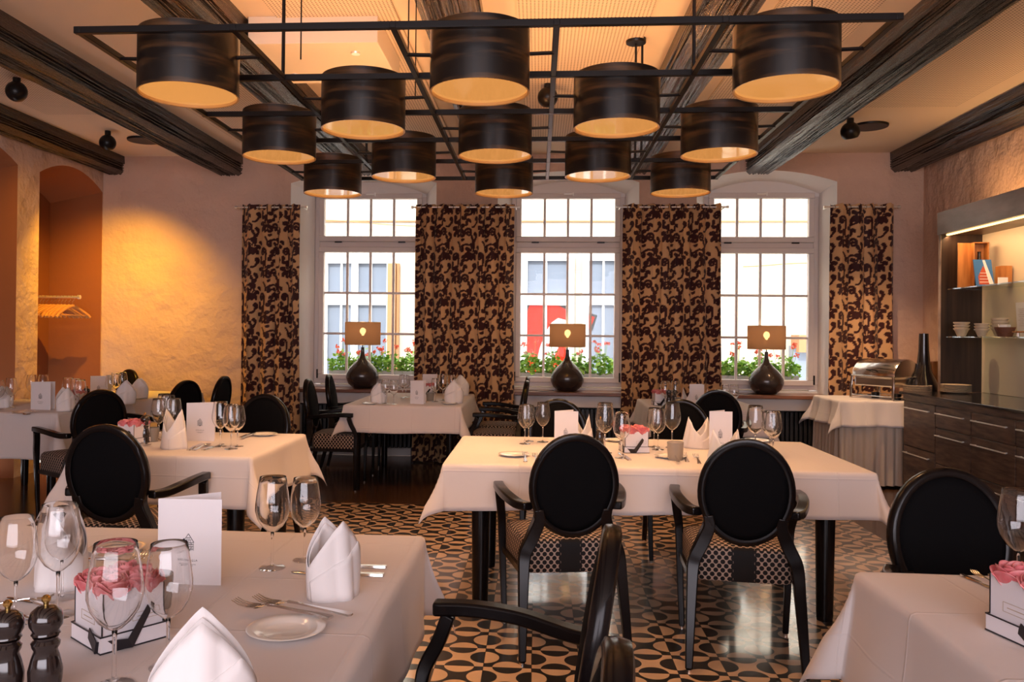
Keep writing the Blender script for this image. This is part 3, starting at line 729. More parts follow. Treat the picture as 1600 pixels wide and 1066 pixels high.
# ------------------------------------------------------------------ tables and cloths
ZT = .75
def round_leg_table(label, x0, x1, y0, y1, inset=.10, r=.034, rz=0):
    cx, cy = (x0 + x1) / 2, (y0 + y1) / 2; hx, hy = (x1 - x0) / 2, (y1 - y0) / 2
    t = thing('dining_table', label, 'table', (cx, cy, 0), rz, 'dining tables')
    MB().box(-hx + .01, hx - .01, -hy + .01, hy - .01, .712, .742).build('tabletop', 'black_wood', t, bevel=.004)
    b = MB(); e = inset
    for sx in (-1, 1): b.box(sx * (hx - e) - .012, sx * (hx - e) + .012, -hy + e, hy - e, .64, .712)
    for sy in (-1, 1): b.box(-hx + e, hx - e, sy * (hy - e) - .012, sy * (hy - e) + .012, .64, .712)
    b.build('apron', 'black_wood', t)
    for sx in (-1, 1):
        for sy in (-1, 1): MB().lathe([(r * .8, .001), (r * .86, .03), (r, .5), (r, .712)], 24, c=(sx * (hx - e), sy * (hy - e), 0)).build('leg', 'black_wood', t)
    return t


def cloth(label, x0, x1, y0, y1, drop=.25, z=ZT, seed=0, rz=0, flare=.12, tip=.42, name='tablecloth', matn='linen', group='white tablecloths', wave=.010, waves=9., step=.026):
    cx, cy = (x0 + x1) / 2, (y0 + y1) / 2; W, Hh = (x1 - x0), (y1 - y0); rnd = random.Random(seed); R = .016
    def axis(Lh):
        n = max(4, int(Lh / step)); a = [-Lh / 2 + Lh * i / n for i in range(n + 1)]; k = max(6, int(drop / .018))
        e = [drop * (i / k) ** 1.15 for i in range(1, k + 1)]
        return [-Lh / 2 - d for d in reversed(e)] + a + [Lh / 2 + d for d in e]
    us, vs_ = axis(W), axis(Hh); ph = [rnd.uniform(0, 6) for _ in range(8)]
    co, uv = [], []
    for v in vs_:
        for u in us:
            bx, by = max(-W / 2, min(W / 2, u)), max(-Hh / 2, min(Hh / 2, v)); ou, ov = u - bx, v - by; s = math.hypot(ou, ov)
            zz = .0006 * math.sin(u * 9 + ph[6]) * math.sin(v * 8 + ph[7])
            if s < 1e-6: co.append((bx, by, zz))
            else:
                th = math.atan2(abs(ov), abs(ou)); dx, dy = ou / s, ov / s; c2 = math.sin(2 * th)
                if s < R * PI / 2: a = s / R; r = R * math.sin(a); h = R * (1 - math.cos(a))
                else:
                    s2 = s - R * PI / 2; k = min(.80, flare + (tip - flare) * c2 ** 1.4); k *= (.55 + .45 * min(1, s2 / .2)); r = R + s2 * k; h = R + s2 * math.sqrt(max(.05, 1 - k * k))
                al = (bx if abs(ov) > abs(ou) else by)
                wv = wave * min(1, s / drop) * (1 - c2) * (math.sin(al * waves + ph[0]) + .5 * math.sin(al * waves * 2.3 + ph[1]))
                fold = .030 * min(1, s / drop) * math.sin(2 * th * 2 + ph[2] * .2) * c2 * (1 if c2 > 0 else 0)
                co.append((bx + dx * (r + wv) - dy * fold, by + dy * (r + wv) + dx * fold, zz - h + .004 * math.sin(al * 7 + ph[3]) * s / drop))
            uv.append((u + .09, v + .03))
    nx = len(us); ny = len(vs_); b = MB()
    b.add(co, [(j * nx + i, j * nx + i + 1, (j + 1) * nx + i + 1, (j + 1) * nx + i) for j in range(ny - 1) for i in range(nx - 1)]); b.uv = uv
    o = b.build(name, matn, solid=.0016, angle=180); o.location = (cx, cy, z); o.rotation_euler = (0, 0, rz)
    return tag(o, label, 'tablecloth', group)


T1 = (-2.05, -.355, .55, 2.56); T2 = (.87, 2.55, .6, 2.30); T3 = (-.44, 1.57, 4.00, 5.09); T4 = (-2.36, -1.43, 4.08, 5.03)
T5 = (-4.60, -3.60, 6.02, 7.15); T6 = (-4.35, -3.45, 7.55, 8.35); T7 = (-1.66, -.66, 7.12, 8.62); T8 = (1.00, 1.95, 7.25, 8.30)
TS = [(T1, .25, 'front left table in the foreground', .36), (T2, .30, 'front right corner table', .42), (T3, .225, 'main middle table on the tiles', .42), (T4, .26, 'left table with the dark back chair before it', .42),
      (T5, .36, 'far left table at the picture edge', .42), (T6, .24, 'rear left table by the golden wall', .35), (T7, .245, 'window table left of the middle window', .40), (T8, .24, 'rear window table behind the main table', .42)]
for k, (T, dr, t, tp) in enumerate(TS):
    round_leg_table('dark legs and top of the ' + t, *T, inset=(.11, .11, .165, .11)[k] if k < 4 else .09, r=.046 if k < 4 else .035)
    c_ = cloth('white ironed tablecloth over the ' + t, *T, drop=dr, seed=k + 3, tip=tp, flare=.05 if k == 0 else .12)

# ------------------------------------------------------------------ chairs
def make_chair():
    t = thing('oval_back_armchair', '', 'chair')
    zc, az, ax_ = .732, .215, .183; tilt = .18
    def bp(u, v, w_=0):                                   # point on the tilted back: u across, v up from the oval's centre, w_ thickness towards the front
        return Vector((u, -.275 - v * tilt + w_, zc + v + w_ * tilt * .5))
    n = 48
    ringp = [bp(ax_ * math.cos(2 * PI * k / n), az * math.sin(2 * PI * k / n)) for k in range(n)]
    b = MB(); vs = []
    for k in range(n):
        c, s = math.cos(2 * PI * k / n), math.sin(2 * PI * k / n)
        for du, w_ in ((-.017, -.022), (-.004, -.026), (.010, -.020), (.013, 0), (.010, .020), (-.004, .026), (-.017, .020)):
            vs.append(bp((ax_ + du) * c, (az + du) * s, w_))
    m_ = 7; b.add(vs, [(k * m_ + i, k * m_ + (i + 1) % m_, ((k + 1) % n) * m_ + (i + 1) % m_, ((k + 1) % n) * m_ + i) for k in range(n) for i in range(m_)])
    b.build('back_frame', 'black_wood', t, angle=60)
    b = MB(); vs = []; rings = ((0, .036), (.5, .034), (.8, .028), (.93, .018), (.935, 0), (.93, -.012), (.8, -.019), (.5, -.022), (0, -.023))
    for q, w_ in rings:
        for k in range(n): vs.append(bp((ax_) * .985 * q * math.cos(2 * PI * k / n), az * .985 * q * math.sin(2 * PI * k / n), w_))
    b.add(vs, [(i * n + k, i * n + (k + 1) % n, (i + 1) * n + (k + 1) % n, (i + 1) * n + k) for i in range(len(rings) - 1) for k in range(n)])
    b.build('back_pad', 'chair_pad', t, angle=70)
    # seat cushion: trapezoid with soft top
    b = MB(); vs = []; ro = [(0, .345), (.97, .345), (1, .36), (1.0, .455), (.985, .475), (.93, .49), (.6, .503), (0, .507)]; nn = 44
    def out(k, q):
        a = 2 * PI * k / nn; c, s = math.cos(a), math.sin(a); p = .22
        u = math.copysign(abs(c) ** p, c); v = math.copysign(abs(s) ** p, s)
        y = .02 + v * .235; return (u * (.205 + .035 * (v + 1) / 2) * q, .02 + (y - .02) * q)
    for q, z in ro:
        for k in range(nn): x, y = out(k, q); vs.append((x, y, z))
    b.add(vs, [(i * nn + k, i * nn + (k + 1) % nn, (i + 1) * nn + (k + 1) % nn, (i + 1) * nn + k) for i in range(len(ro) - 1) for k in range(nn)])
    b.build('seat', 'dotted', t, angle=50)
    def sm(pts, n=5):                                      # Catmull-Rom through the points
        P_ = [Vector(p) for p in pts]; P_ = [P_[0] * 2 - P_[1]] + P_ + [P_[-1] * 2 - P_[-2]]; o_ = []
        for i in range(1, len(P_) - 2):
            for k in range(n):
                q = k / n; p0, p1, p2, p3 = P_[i - 1:i + 3]; o_.append(.5 * ((2 * p1) + (p2 - p0) * q + (2 * p0 - 5 * p1 + 4 * p2 - p3) * q * q + (3 * p1 - p0 - 3 * p2 + p3) * q ** 3))
        o_.append(P_[-2]); return o_
    for s in (-1, 1):
        pts = sm([(s * .228, -.36, .012), (s * .222, -.318, .16), (s * .214, -.268, .33), (s * .205, -.238, .43), (s * .172, -.236, .51), (s * .145, -.247, .585), (s * .150, -.256, .635)])
        L_ = len(pts); b = MB(); b.bar(pts, [(lerp(.015, .027, min(1, i / L_ * 2.0)) - .007 * max(0, i / L_ - .7) / .3, lerp(.015, .027, min(1, i / L_ * 1.8))) for i in range(L_)], side=(1, 0, 0))
        lg = b.build('leg', 'black_wood', t, bevel=.005)
        MB().lathe([(.011, 0), (.012, .012), (0, .013)], 12, c=(s * .228, -.36, 0)).build('glide', 'steel', lg)
        pts = sm([(s * .232, .245, .012), (s * .24, .248, .20), (s * .246, .252, .40), (s * .25, .248, .50), (s * .262, .205, .58), (s * .272, .178, .645)])
        L_ = len(pts); b = MB(); b.bar(pts, [(lerp(.013, .020, min(1, i / L_ * 1.6)), lerp(.013, .021, min(1, i / L_ * 1.8))) for i in range(L_)], side=(1, 0, 0))
        lg = b.build('leg', 'black_wood', t, bevel=.005)
        MB().lathe([(.010, 0), (.011, .012), (0, .013)], 12, c=(s * .232, .245, 0)).build('glide', 'steel', lg)
        pts = sm([(s * .270, .225, .662), (s * .274, .10, .664), (s * .262, -.04, .656), (s * .228, -.17, .640), (s * .192, -.248, .640)])
        MB().bar(pts, [(.024, .018)] * len(pts), side=(1, 0, 0)).build('armrest', 'black_wood', t, bevel=.007)
        MB().bar([(s * .212, -.22, .355), (s * .24, .235, .355)], (.010, .014), side=(1, 0, 0)).build('seat_rail', 'black_wood', t)
    MB().bar([(-.23, .245, .355), (.23, .245, .355)], (.010, .014), side=(0, 1, 0)).build('seat_rail', 'black_wood', t)
    for o in list(bpy.data.objects):
        if o.type == 'MESH' and (o.parent == t or (o.parent and o.parent.parent == t)):
            for v in o.data.vertices: v.co.y *= .86
    return t
CH = Stamp(make_chair())
def chair(x, y, deg, label): return CH((x, y, 0), math.radians(deg), label, 'black oval backed armchairs')
# rz 0 faces away from the camera (+Y); +90 faces left; -90 faces right; 180 faces the camera
chair(.12, 3.82, 10, 'black oval backed armchair seen from behind, left of the two before the main table')
chair(.895, 3.75, -7, 'black oval backed armchair seen from behind, right of the two before the main table')
chair(.15, 5.20, 183, 'black oval backed armchair beyond the main table, behind its left menu card')
chair(.94, 5.32, 178, 'black oval backed armchair beyond the main table, behind the notched napkins')
chair(1.42, 6.88, -3, 'black oval backed armchair before the rear window table, back towards the camera')
chair(-1.78, 7.34, -88, 'black oval backed armchair on the left of the window table, nearer of the two')
chair(-1.80, 8.17, -86, 'black oval backed armchair on the left of the window table, nearer the windowsill')
chair(-.36, 7.58, 88, 'black oval backed armchair on the right of the window table, nearer of the two')
chair(-.36, 8.22, 90, 'black oval backed armchair on the right of the window table, by the curtain')
chair(-1.91, 3.85, -2, 'black oval backed armchair, back to the camera, before the left table')
chair(-3.28, 5.84, 52, 'black oval backed armchair with arm and dotted seat, right end of the far left table')
chair(-1.86, 5.22, 172, 'black oval backed armchair at the far side of the left table, before the leftmost curtain')
chair(1.335, 2.54, 182, 'black oval backed armchair behind the front right corner table')
chair(-.10, 1.88, 84, 'black armchair seen side on in the foreground, right of the front left table')
chair(-.155, 1.165, 86, 'black armchair cut by the bottom edge of the photo, only its back top showing')
chair(-4.50, 8.42, 150, 'black oval backed armchair in front of the coat niche, behind the far left table')
chair(-3.22, 6.98, 70, 'black oval backed armchair by the golden wall, left of two seen side on')
chair(-3.19, 7.62, 88, 'black armchair by the golden wall, thin edge on, right of two seen side on')

# ------------------------------------------------------------------ wine glasses
gt = thing('wine_glass', '', 'wine glass')
out_ = [(.004, .088), (.012, .092), (.026, .104), (.037, .122), (.0425, .142), (.0425, .158), (.039, .185), (.0345, .212), (.0325, .226)]
inn = [(r - (.0011 if i < 6 else .0007), z + (.0012 if i < 3 else 0)) for i, (r, z) in enumerate(out_)]
MB().lathe([(0, .0875)] + out_ + [(.03215, .2263)] + inn[::-1] + [(0, .0893)], 40).build('bowl', 'glass', gt, angle=50)
MB().lathe([(.0045, .003), (.0036, .012), (.0031, .04), (.0033, .075), (.0045, .0885)], 14).build('stem', 'glass', gt, angle=180)
MB().lathe([(0, .0), (.033, .0), (.0335, .001), (.030, .002), (.014, .0038), (.0045, .007), (0, .007)], 40).build('foot', 'glass', gt, angle=180)
GL = Stamp(gt)
def glasses(group, rows, zt=ZT):
    for (px_, py_, sc_, lab) in rows:
        p = at(px_, py_, z=zt); GL((p.x, p.y, zt + .001), random.uniform(0, 6), lab, group, scale=sc_)
glasses('wine glasses on the front left table', [
    (24, 974, 1.0, 'clear wine glass nearest the left picture edge, behind the pepper mills'),
    (90, 962, 1.08, 'large clear wine glass in front of the crown napkin, front left table'),
    (97, 936, .96, 'clear wine glass mostly hidden behind the large glass by the flower box'),
    (178, 1074, 1.12, 'large wine glass standing in front of the pink rose box'),
    (262, 1043, 1.02, 'wine glass between the rose box and the front crown napkin, before the tealight'),
    (425, 888, 1.07, 'taller of two wine glasses right of the large front menu card'),
    (476, 876, 1.0, 'right one of two wine glasses right of the large front menu card')])
glasses('wine glasses on the main table', [
    (820, 694, 1.0, 'left front wine glass at the left end of the main table'), (826, 690, .93, 'wine glass overlapping the leftmost one on the main table'),
    (848, 691, 1.02, 'wine glass just left of the left menu card, main table'), (945, 708, 1.18, 'tall wine glass left of the rose box, main table'),
    (971, 716, 1.03, 'wine glass directly in front of the rose box corner, main table'), (1022, 699, .98, 'left of two overlapping wine glasses right of the main rose box'),
    (1028, 703, 1.0, 'right of two overlapping wine glasses right of the main rose box'), (1050, 700, 1.12, 'wine glass rising behind the tealight on the main table'),
    (1180, 707, 1.12, 'tall wine glass right of the right menu card, main table'), (1203, 708, 1.0, 'wine glass second from the right end of the main table'), (1208, 714, 1.05, 'rightmost wine glass on the main table')])
glasses('wine glasses on the left table', [
    (248, 688, 1.05, 'leftmost wine glass behind the notched napkin, left table'), (262, 684, 1.1, 'wine glass behind the notch of the napkin, left table'),
    (271, 690, 1.08, 'wine glass at the right point of the notched napkin, left table'), (256, 676, 1.05, 'farthest wine glass behind the notched napkin, left table'),
    (344, 698, 1.08, 'wine glass just right of the menu card, left table'), (361, 702, 1.05, 'middle wine glass of three right of the menu card, left table'), (371, 698, .98, 'right wine glass of three right of the menu card, left table')])
glasses('wine glasses on the far left table', [
    (-2, 640, 1.0, 'wine glass cut by the left picture edge, far left table'), (17, 638, 1.05, 'wine glass between napkin and menu card, far left table'), (49, 630, 1.05, 'wine glass behind the left edge of the far left menu card'),
    (67, 629, 1.05, 'wine glass behind the far left menu card'), (106, 640, 1.1, 'wine glass right of the slanted napkin, far left table'), (118, 635, 1.0, 'wine glass in front of the distant rose box, far left table'), (125, 641, 1.05, 'rightmost wine glass on the far left table')])
glasses('wine glasses on the rear left table', [
    (172, 626, 1.0, 'wine glass just right of the rear left menu card'), (180, 624, 1.05, 'middle wine glass of the rear left table'), (191, 622, 1.05, 'wine glass behind the folded napkin on the rear left table')])
glasses('wine glasses on the window table', [
    (602, 631, .95, 'wine glass beside the left napkin, window table'), (615, 632, .92, 'second wine glass from the left, window table'), (629, 622, .98, 'wine glass left of the window table menu card'),
    (634, 621, .95, 'farther wine glass left of the window table menu card'), (680, 628, .95, 'wine glass right of the window table menu card'), (692, 626, 1.1, 'tallest wine glass before the middle curtain, window table'), (705, 622, 1.0, 'rightmost wine glass on the window table')])
glasses('wine glasses on the rear window table', [
    (1039, 636, 1.0, 'left wine glass above the rear rose box'), (1055, 635, 1.0, 'wine glass behind the rear tealight'), (1132, 640, .95, 'wine glass in front of the right window, rear window table'), (1147, 641, .95, 'wine glass beside the right gourd lamp, rear window table')])
glasses('wine glasses on the front right table', [(1591, 925, 1.12, 'wine glass at the right picture edge behind the pink roses')])

# ------------------------------------------------------------------ napkins (bishop's mitre fold)
def make_napkin():
    b = MB(); n = 72
    def half(t):                                           # half width at relative height
        return .066 * (1 + .10 * math.sin(PI * min(1, t * 1.15)))
    def pt(a, z, off=0, base=1.0):
        c, s = math.cos(a), math.sin(a); t = z / .19
        rx = half(t) * (1 - .12 * max(0, t - .55)); ry = .050 * (1 - .42 * t)
        ridge = .011 * max(0, 1 - abs(math.sin(a) ** 2 - 1) * 9) * (1 - t * .6)
        return ((rx + off) * c, (ry + off + ridge) * s, z)
    cols = []
    for k in range(n):
        a = 2 * PI * k / n; s = abs(math.asin(math.sin(a))) / (PI / 2)          # 1 at front and back, 0 at the sides
        zt = .080 + .102 * (.5 * abs(math.sin(a)) + .5 * (1 - abs(math.cos(a))))
        cols.append((a, zt))
    rows = 9; vs = []
    for j in range(rows + 1):
        for a, zt in cols: vs.append(pt(a, zt * j / rows, 0))
    fo = [(j * n + k, j * n + (k + 1) % n, (j + 1) * n + (k + 1) % n, (j + 1) * n + k) for j in range(rows) for k in range(n)]
    b.add(vs, fo)
    # inner layer, a little lower
    vs = []
    for j in range(rows + 1):
        for a, zt in cols: vs.append(pt(a, max(.07, zt * .9 + .004) * j / rows, -.006))
    b.add(vs, fo)
    # wrapped outer band whose edge runs diagonally over the front
    vs = []; m_ = 46; rows = 6
    for j in range(rows + 1):
        for k in range(m_):
            a = -PI * .96 + PI * .98 * k / (m_ - 1); s = abs(math.asin(math.sin(a))) / (PI / 2); zt = min(.080 + .102 * (.5 * abs(math.sin(a)) + .5 * (1 - abs(math.cos(a)))), lerp(.05, .155, k / (m_ - 1))) - .002
            vs.append(pt(a, zt * j / rows, .0025))
    b.add(vs, [(j * m_ + k, j * m_ + k + 1, (j + 1) * m_ + k + 1, (j + 1) * m_ + k) for j in range(rows) for k in range(m_ - 1)])
    o = b.build('napkin', 'napkin', solid=.0016, angle=32); return tag(o, '', 'napkin')
NP = Stamp(make_napkin())
def napkin(px_, py_, deg, label, sc_=1., zt=ZT, dy=0):
    p = at(px_, py_, z=zt); return NP((p.x, p.y + .05 + dy, zt + .001), math.radians(deg), label, 'folded white napkins', scale=sc_)
napkin(512, 941, 52, 'white mitre folded napkin right of the large menu card, before the knives', 1.0)
napkin(78, 925, -25, 'white mitre folded napkin seen through the large glass, front left table', 1.05)
napkin(292, 1190, 22, 'white mitre folded napkin cut by the bottom picture edge', 1.08)
napkin(890, 742, 92, 'notched white napkin in front of the left menu card, main table', (1.0, 1.2, .95))
napkin(910, 700, 80, 'tall narrow white napkin just behind the left menu card, main table', (1.0, 1.1, 1.0))
napkin(1093, 702, 90, 'white napkin with deep notch left of the right menu card, main table', (1.0, 1.5, .95))
napkin(1137, 742, 96, 'white napkin with deep notch overlapping the right menu card, main table', (1.0, 1.6, 1.1))
napkin(265, 703, 85, 'white notched napkin holding a cutlery glint, left table', (1.0, 1.25, 1.15))
napkin(96, 643, 60, 'white slanted napkin beside the far left menu card', 1.0)
napkin(0, 638, 60, 'white napkin cut by the left picture edge, far left table', .95)
napkin(214, 624, 8, 'white crown napkin standing against the golden wall, rear left table', 1.05)
napkin(192, 632, 20, 'white folded napkin behind the far chair back, rear left table', 1.1)
napkin(590, 631, 25, 'leftmost white crown napkin on the window table', 1.0)
napkin(708, 631, 5, 'white house shaped napkin front right on the window table', 1.15)
napkin(719, 619, 15, 'white napkin behind the house shaped one, window table', 1.15)
napkin(1075, 640, 70, 'white pointed napkin left of the rear menu card', 1.0)
napkin(1113, 640, 70, 'white napkin peak just left of the rear chair back', .95)

# ------------------------------------------------------------------ menu cards
def make_card():
    t = thing('menu_card', '', 'menu card'); W, Hh = .155, .218
    b = MB(); b.box(0, W, -.0006, .0006, 0, Hh); b.build('front_leaf', 'card', t, smooth=False)
    T = Matrix.Rotation(math.radians(38), 4, 'Z'); b = MB(); b.box(0, W, -.0006, .0006, 0, Hh, T=T); b.build('back_leaf', 'card', t, smooth=False)
    e = MB(); y0, y1 = -.0012, -.0005; cx = W * .48; zb = .087
    def ln(x0, z0, x1, z1, w_=.0007):
        a = math.atan2(z1 - z0, x1 - x0); nx, nz = -math.sin(a) * w_ / 2, math.cos(a) * w_ / 2
        e.poly([(cx + x0 + nx, zb + z0 + nz), (cx + x0 - nx, zb + z0 - nz), (cx + x1 - nx, zb + z1 - nz), (cx + x1 + nx, zb + z1 + nz)], (y0, y1), axis=1)
    hw = .0125
    for z in (.004, .010, .0155, .021): ln(-hw, z, hw, z, .0011)
    for x in np.linspace(-hw, hw, 8): ln(x, 0, x, .021, .0007)
    for x in (-.009, -.002, .005): ln(x, .0045, x + .004, .0095, .0006); ln(x + .004, .0155, x, .0205, .0006)
    ln(-hw - .001, .021, 0, .043, .0013); ln(hw + .001, .021, 0, .043, .0013); ln(-.008, .027, .008, .027, .001); ln(-.0045, .033, .0045, .033, .001)
    for x in (-.005, 0, .005): ln(x, .021, x * .6, .033, .0006)
    e.poly([(cx - .003, zb - .001), (cx + .004, zb - .001), (cx + .004, zb + .004), (cx - .003, zb + .004)], (y0, y1), axis=1)
    e.poly([(cx - hw, zb + .026), (cx - .0095, zb + .026), (cx - .0095, zb + .031), (cx - hw, zb + .031)], (y0, y1), axis=1)
    e.build('house_emblem', 'ink', t, smooth=False)
    tb = MB()
    for s_, z, size in (('STOLHALLA', .062, .0075), ('· · · · ·', .0575, .004), ('HISTORISCHES HOTEL', .0515, .0034), ('RESTAURANT', .0475, .0034)):
        vs, fs = text_mesh(s_, size); tb.add([(cx + v.x, -.0008 - v.z, z + v.y) for v in vs], fs)
    tb.build('printed_text', 'ink', t, smooth=False)
    return t
CD = Stamp(make_card())
def card(pxl, pxr, py_, label, deg=None, sc_=1., h=None, zt=ZT):
    p = at(pxl, py_, z=zt); q = at(pxr, py_ + 1, z=zt); s_ = (q - p).length / .155 if deg is None else sc_
    a = math.atan2(q.y - p.y, q.x - p.x) if deg is None else math.radians(deg)
    sz = s_ if h is None else h / .218
    return CD((p.x, p.y, zt + .001), a, label, 'white standing menu cards', scale=(s_, 1 if s_ < 1.2 else s_, sz))
card(246, 352, 914, 'large white menu card with house emblem in the left foreground', deg=3, sc_=1.02, h=.212)
card(866, 903, 708, 'white menu card at the left end of the main table', h=.222)
card(1108, 1144, 712, 'white menu card behind the deep notched napkin, main table', h=.232)
card(291, 335, 689, 'white menu card with house emblem on the left table', h=.215)
card(48, 79, 640, 'white menu card on the far left table', h=.215)
card(141, 168, 623, 'white menu card on the rear left table, before the coat niche', h=.205)
card(641, 662, 631, 'white menu card in the middle of the window table', h=.205)
card(660, 680, 615, 'white menu card farther back on the window table, before the curtain', h=.2)
card(1077, 1100, 640, 'white menu card on the rear window table', h=.215)

# ------------------------------------------------------------------ rose boxes
def petal(b, R, h0, h1, a0, wid, curl, ruf, cx, cy, cz, rnd):
    nu, nv = 9, 9; vs = []
    for j in range(nv):
        t = j / (nv - 1); z = lerp(h0, h1, t)
        r = R * (.35 + .75 * math.sin(min(1, t * 1.25) * PI / 2) - .12 * max(0, t - .7)) + curl * max(0, t - .78)
        for i in range(nu):
            u = i / (nu - 1) * 2 - 1; a = a0 + u * wid / 2 * (.6 + .5 * math.sin(PI * min(1, t * .75 + .12)))
            rr = r + ruf * math.sin(u * 4 + a0 * 3) * t + .0012 * u; zz = z - (abs(u) ** 2.4) * .012 * t - (.006 * max(0, t - .85) * curl / .012)
            vs.append((cx + rr * math.cos(a), cy + rr * math.sin(a), cz + zz))
    b.add(vs, [(j * nu + i, j * nu + i + 1, (j + 1) * nu + i + 1, (j + 1) * nu + i) for j in range(nv - 1) for i in range(nu - 1)])
def make_rosebox():
    t = thing('rose_box', '', 'flower box'); w_, h_ = .062, .080
    b = MB(); b.box(-w_, w_, -w_, w_, .032, .032 + h_)
    b.build('box_body', 'box_white', t, smooth=False)
    b = MB(); b.box(-w_ - .005, w_ + .005, -w_ - .005, w_ + .005, 0, .032); b.build('box_tray', 'box_white', t, smooth=False)
    b = MB(); e = .0012
    for sx in (-1, 1):
        for sy in (-1, 1): b.box(sx * w_ - e, sx * w_ + e, sy * w_ - e, sy * w_ + e, .033, .0325 + h_)
    for zz, ww in ((.0325, w_ + .005), (.001, w_ + .005)):
        for s in (-1, 1):
            b.box(-ww - e, ww + e, s * ww - e, s * ww + e, zz - e, zz + e); b.box(s * ww - e, s * ww + e, -ww - e, ww + e, zz - e, zz + e)
    b.build('black_edging', 'box_black', t, smooth=False)
    b = MB(); b.bar([(-w_ - .004, -w_ * .2, .030), (-w_ - .010, -w_ * .9, .012), (-w_ * .2, -w_ - .016, .012), (w_ * .55, -w_ - .002, .072)], [(.011, .001), (.012, .001), (.012, .001), (.010, .001)], side=(0, -.2, 1)); b.build('ribbon', 'box_black', t, smooth=True)
    b = MB(); x = -w_ - .0006
    for (y0, y1, z0, z1) in ((-.03, .03, .048, .0488), (-.03, .03, .066, .0668), (-.03, -.0292, .048, .0668), (.0292, .03, .048, .0668), (-.02, .02, .0565, .0578)): b.box(x - .0004, x, y0, y1, z0, z1)
    for (y0, y1, z0, z1) in ((-.002, .05, .048, .0488), (-.002, .05, .063, .0638), (-.002, -.0012, .048, .0638), (.0492, .05, .048, .0638), (.008, .04, .055, .0562)): b.box(y0, y1, -w_ - .0010, -w_ - .0005, z0, z1)
    b.build('label_frame', 'gold_line', t, smooth=False)
    rnd = random.Random(5)
    for (x, y, sc_) in ((-.030, -.031, 1), (.032, -.030, 1.04), (-.031, .031, 1.02), (.031, .033, 1.06)):
        b = MB(); cz = .082
        for (r0, n_, hh, cu, wf) in ((.006, 2, .052, .001, 2.0), (.011, 3, .054, .002, 1.5), (.017, 3, .054, .004, 1.45), (.023, 4, .053, .006, 1.4), (.029, 4, .050, .009, 1.4), (.034, 5, .045, .014, 1.35)):
            off = rnd.uniform(0, 6)
            for k in range(n_): petal(b, r0 * sc_, 0.0, hh * sc_ * rnd.uniform(.94, 1.05), 2 * PI * k / n_ + off, 2 * PI / n_ * wf, cu * 2.2, .0012, x, y, cz, rnd)
        b.build('rose', 'rose', t, solid=.0009, angle=180)
    return t
RB = Stamp(make_rosebox())
def rosebox(px_, py_, deg, label, sc_=1.): p = at(px_, py_, z=ZT); return RB((p.x, p.y + .05, ZT + .002), math.radians(deg), label, 'white boxes of pink roses', scale=sc_)
rosebox(166, 1012, 52, 'white square box of pink roses with black ribbon, left foreground', 1.0)
rosebox(992, 708, 8, 'white box of pink roses in the middle of the main table', 1.0)
rosebox(202, 694, -18, 'white box of pink roses on the left table, beside the pepper mill', .95)
rosebox(1033, 634, 4, 'white box of pink roses on the rear window table', 1.0)
rosebox(113, 636, 0, 'white box of pink roses seen behind the glasses, far left table', .95)
rosebox(1655, 1016, 14, 'white box of pink roses cut by the right picture edge', 1.1)
rosebox(668, 617, 0, 'small box of red roses behind the window table menu card', .8)

# ------------------------------------------------------------------ pepper mills and tealights
mt_ = thing('pepper_mill', '', 'pepper mill')
MB().lathe([(0, 0), (.027, 0), (.028, .008), (.025, .014), (.027, .022), (.024, .030), (.026, .04), (.0265, .055), (.022, .075), (.018, .088), (.0215, .094), (.0225, .100), (.018, .105), (.020, .110), (0, .110)], 32).build('body', 'mill_wood', mt_, angle=50)
MB().lathe([(0, .111), (.018, .111), (.0225, .114), (.020, .119), (.0255, .128), (.0265, .138), (.023, .150), (.013, .158), (0, .160)], 32).build('head', 'mill_wood', mt_, angle=60)
MB().lathe([(0, .158), (.004, .159), (.0045, .164), (.0075, .168), (.0075, .172), (.004, .176), (0, .177)], 20).build('knob', 'brass', mt_)
MI = Stamp(mt_)
for px_, py_, l, s_ in ((10, 1104, 'dark turned wood pepper mill at the left picture edge', 1.0), (70, 1100, 'dark turned wood mill beside the pink roses, left foreground', 1.03), (226, 692, 'dark turned mill right of the roses on the left table', .95),
                       (937, 697, 'dark turned mill behind the tall glass, main table', .92), (1045, 636, 'left dark mill beside the rear rose box', .95), (1054, 634, 'right dark mill beside the rear rose box', .9), (136, 634, 'dark mill before the rear left chair, far left table', .9)):
    p = at(px_, py_, z=ZT); MI((p.x, p.y, ZT + .001), 0, l, 'dark pepper and salt mills', scale=s_)
tl = thing('tealight_holder', '', 'tealight holder')
MB().lathe([(0, 0), (.034, 0), (.036, .004), (.040, .086), (.038, .087), (.034, .010), (0, .008)], 36).build('glass_cup', 'frosted', tl, angle=60)
MB().lathe([(0, .011), (.019, .011), (.019, .027), (0, .027)], 20).build('candle', 'candle', tl)
TL = Stamp(tl)
for px_, py_, l, s_ in ((243, 957, 'grey glass tealight holder before the large front menu card', .95), (1055, 719, 'frosted tealight holder in the middle of the main table', 1.05), (238, 690, 'tealight holder half hidden behind the notched napkin, left table', .9),
                       (672, 627, 'tealight holder right of the window table menu card', .9), (1063, 637, 'tealight holder on the rear window table', 1.)):
    p = at(px_, py_, z=ZT); TL((p.x, p.y, ZT + .001), 0, l, 'glass tealight holders', scale=s_)

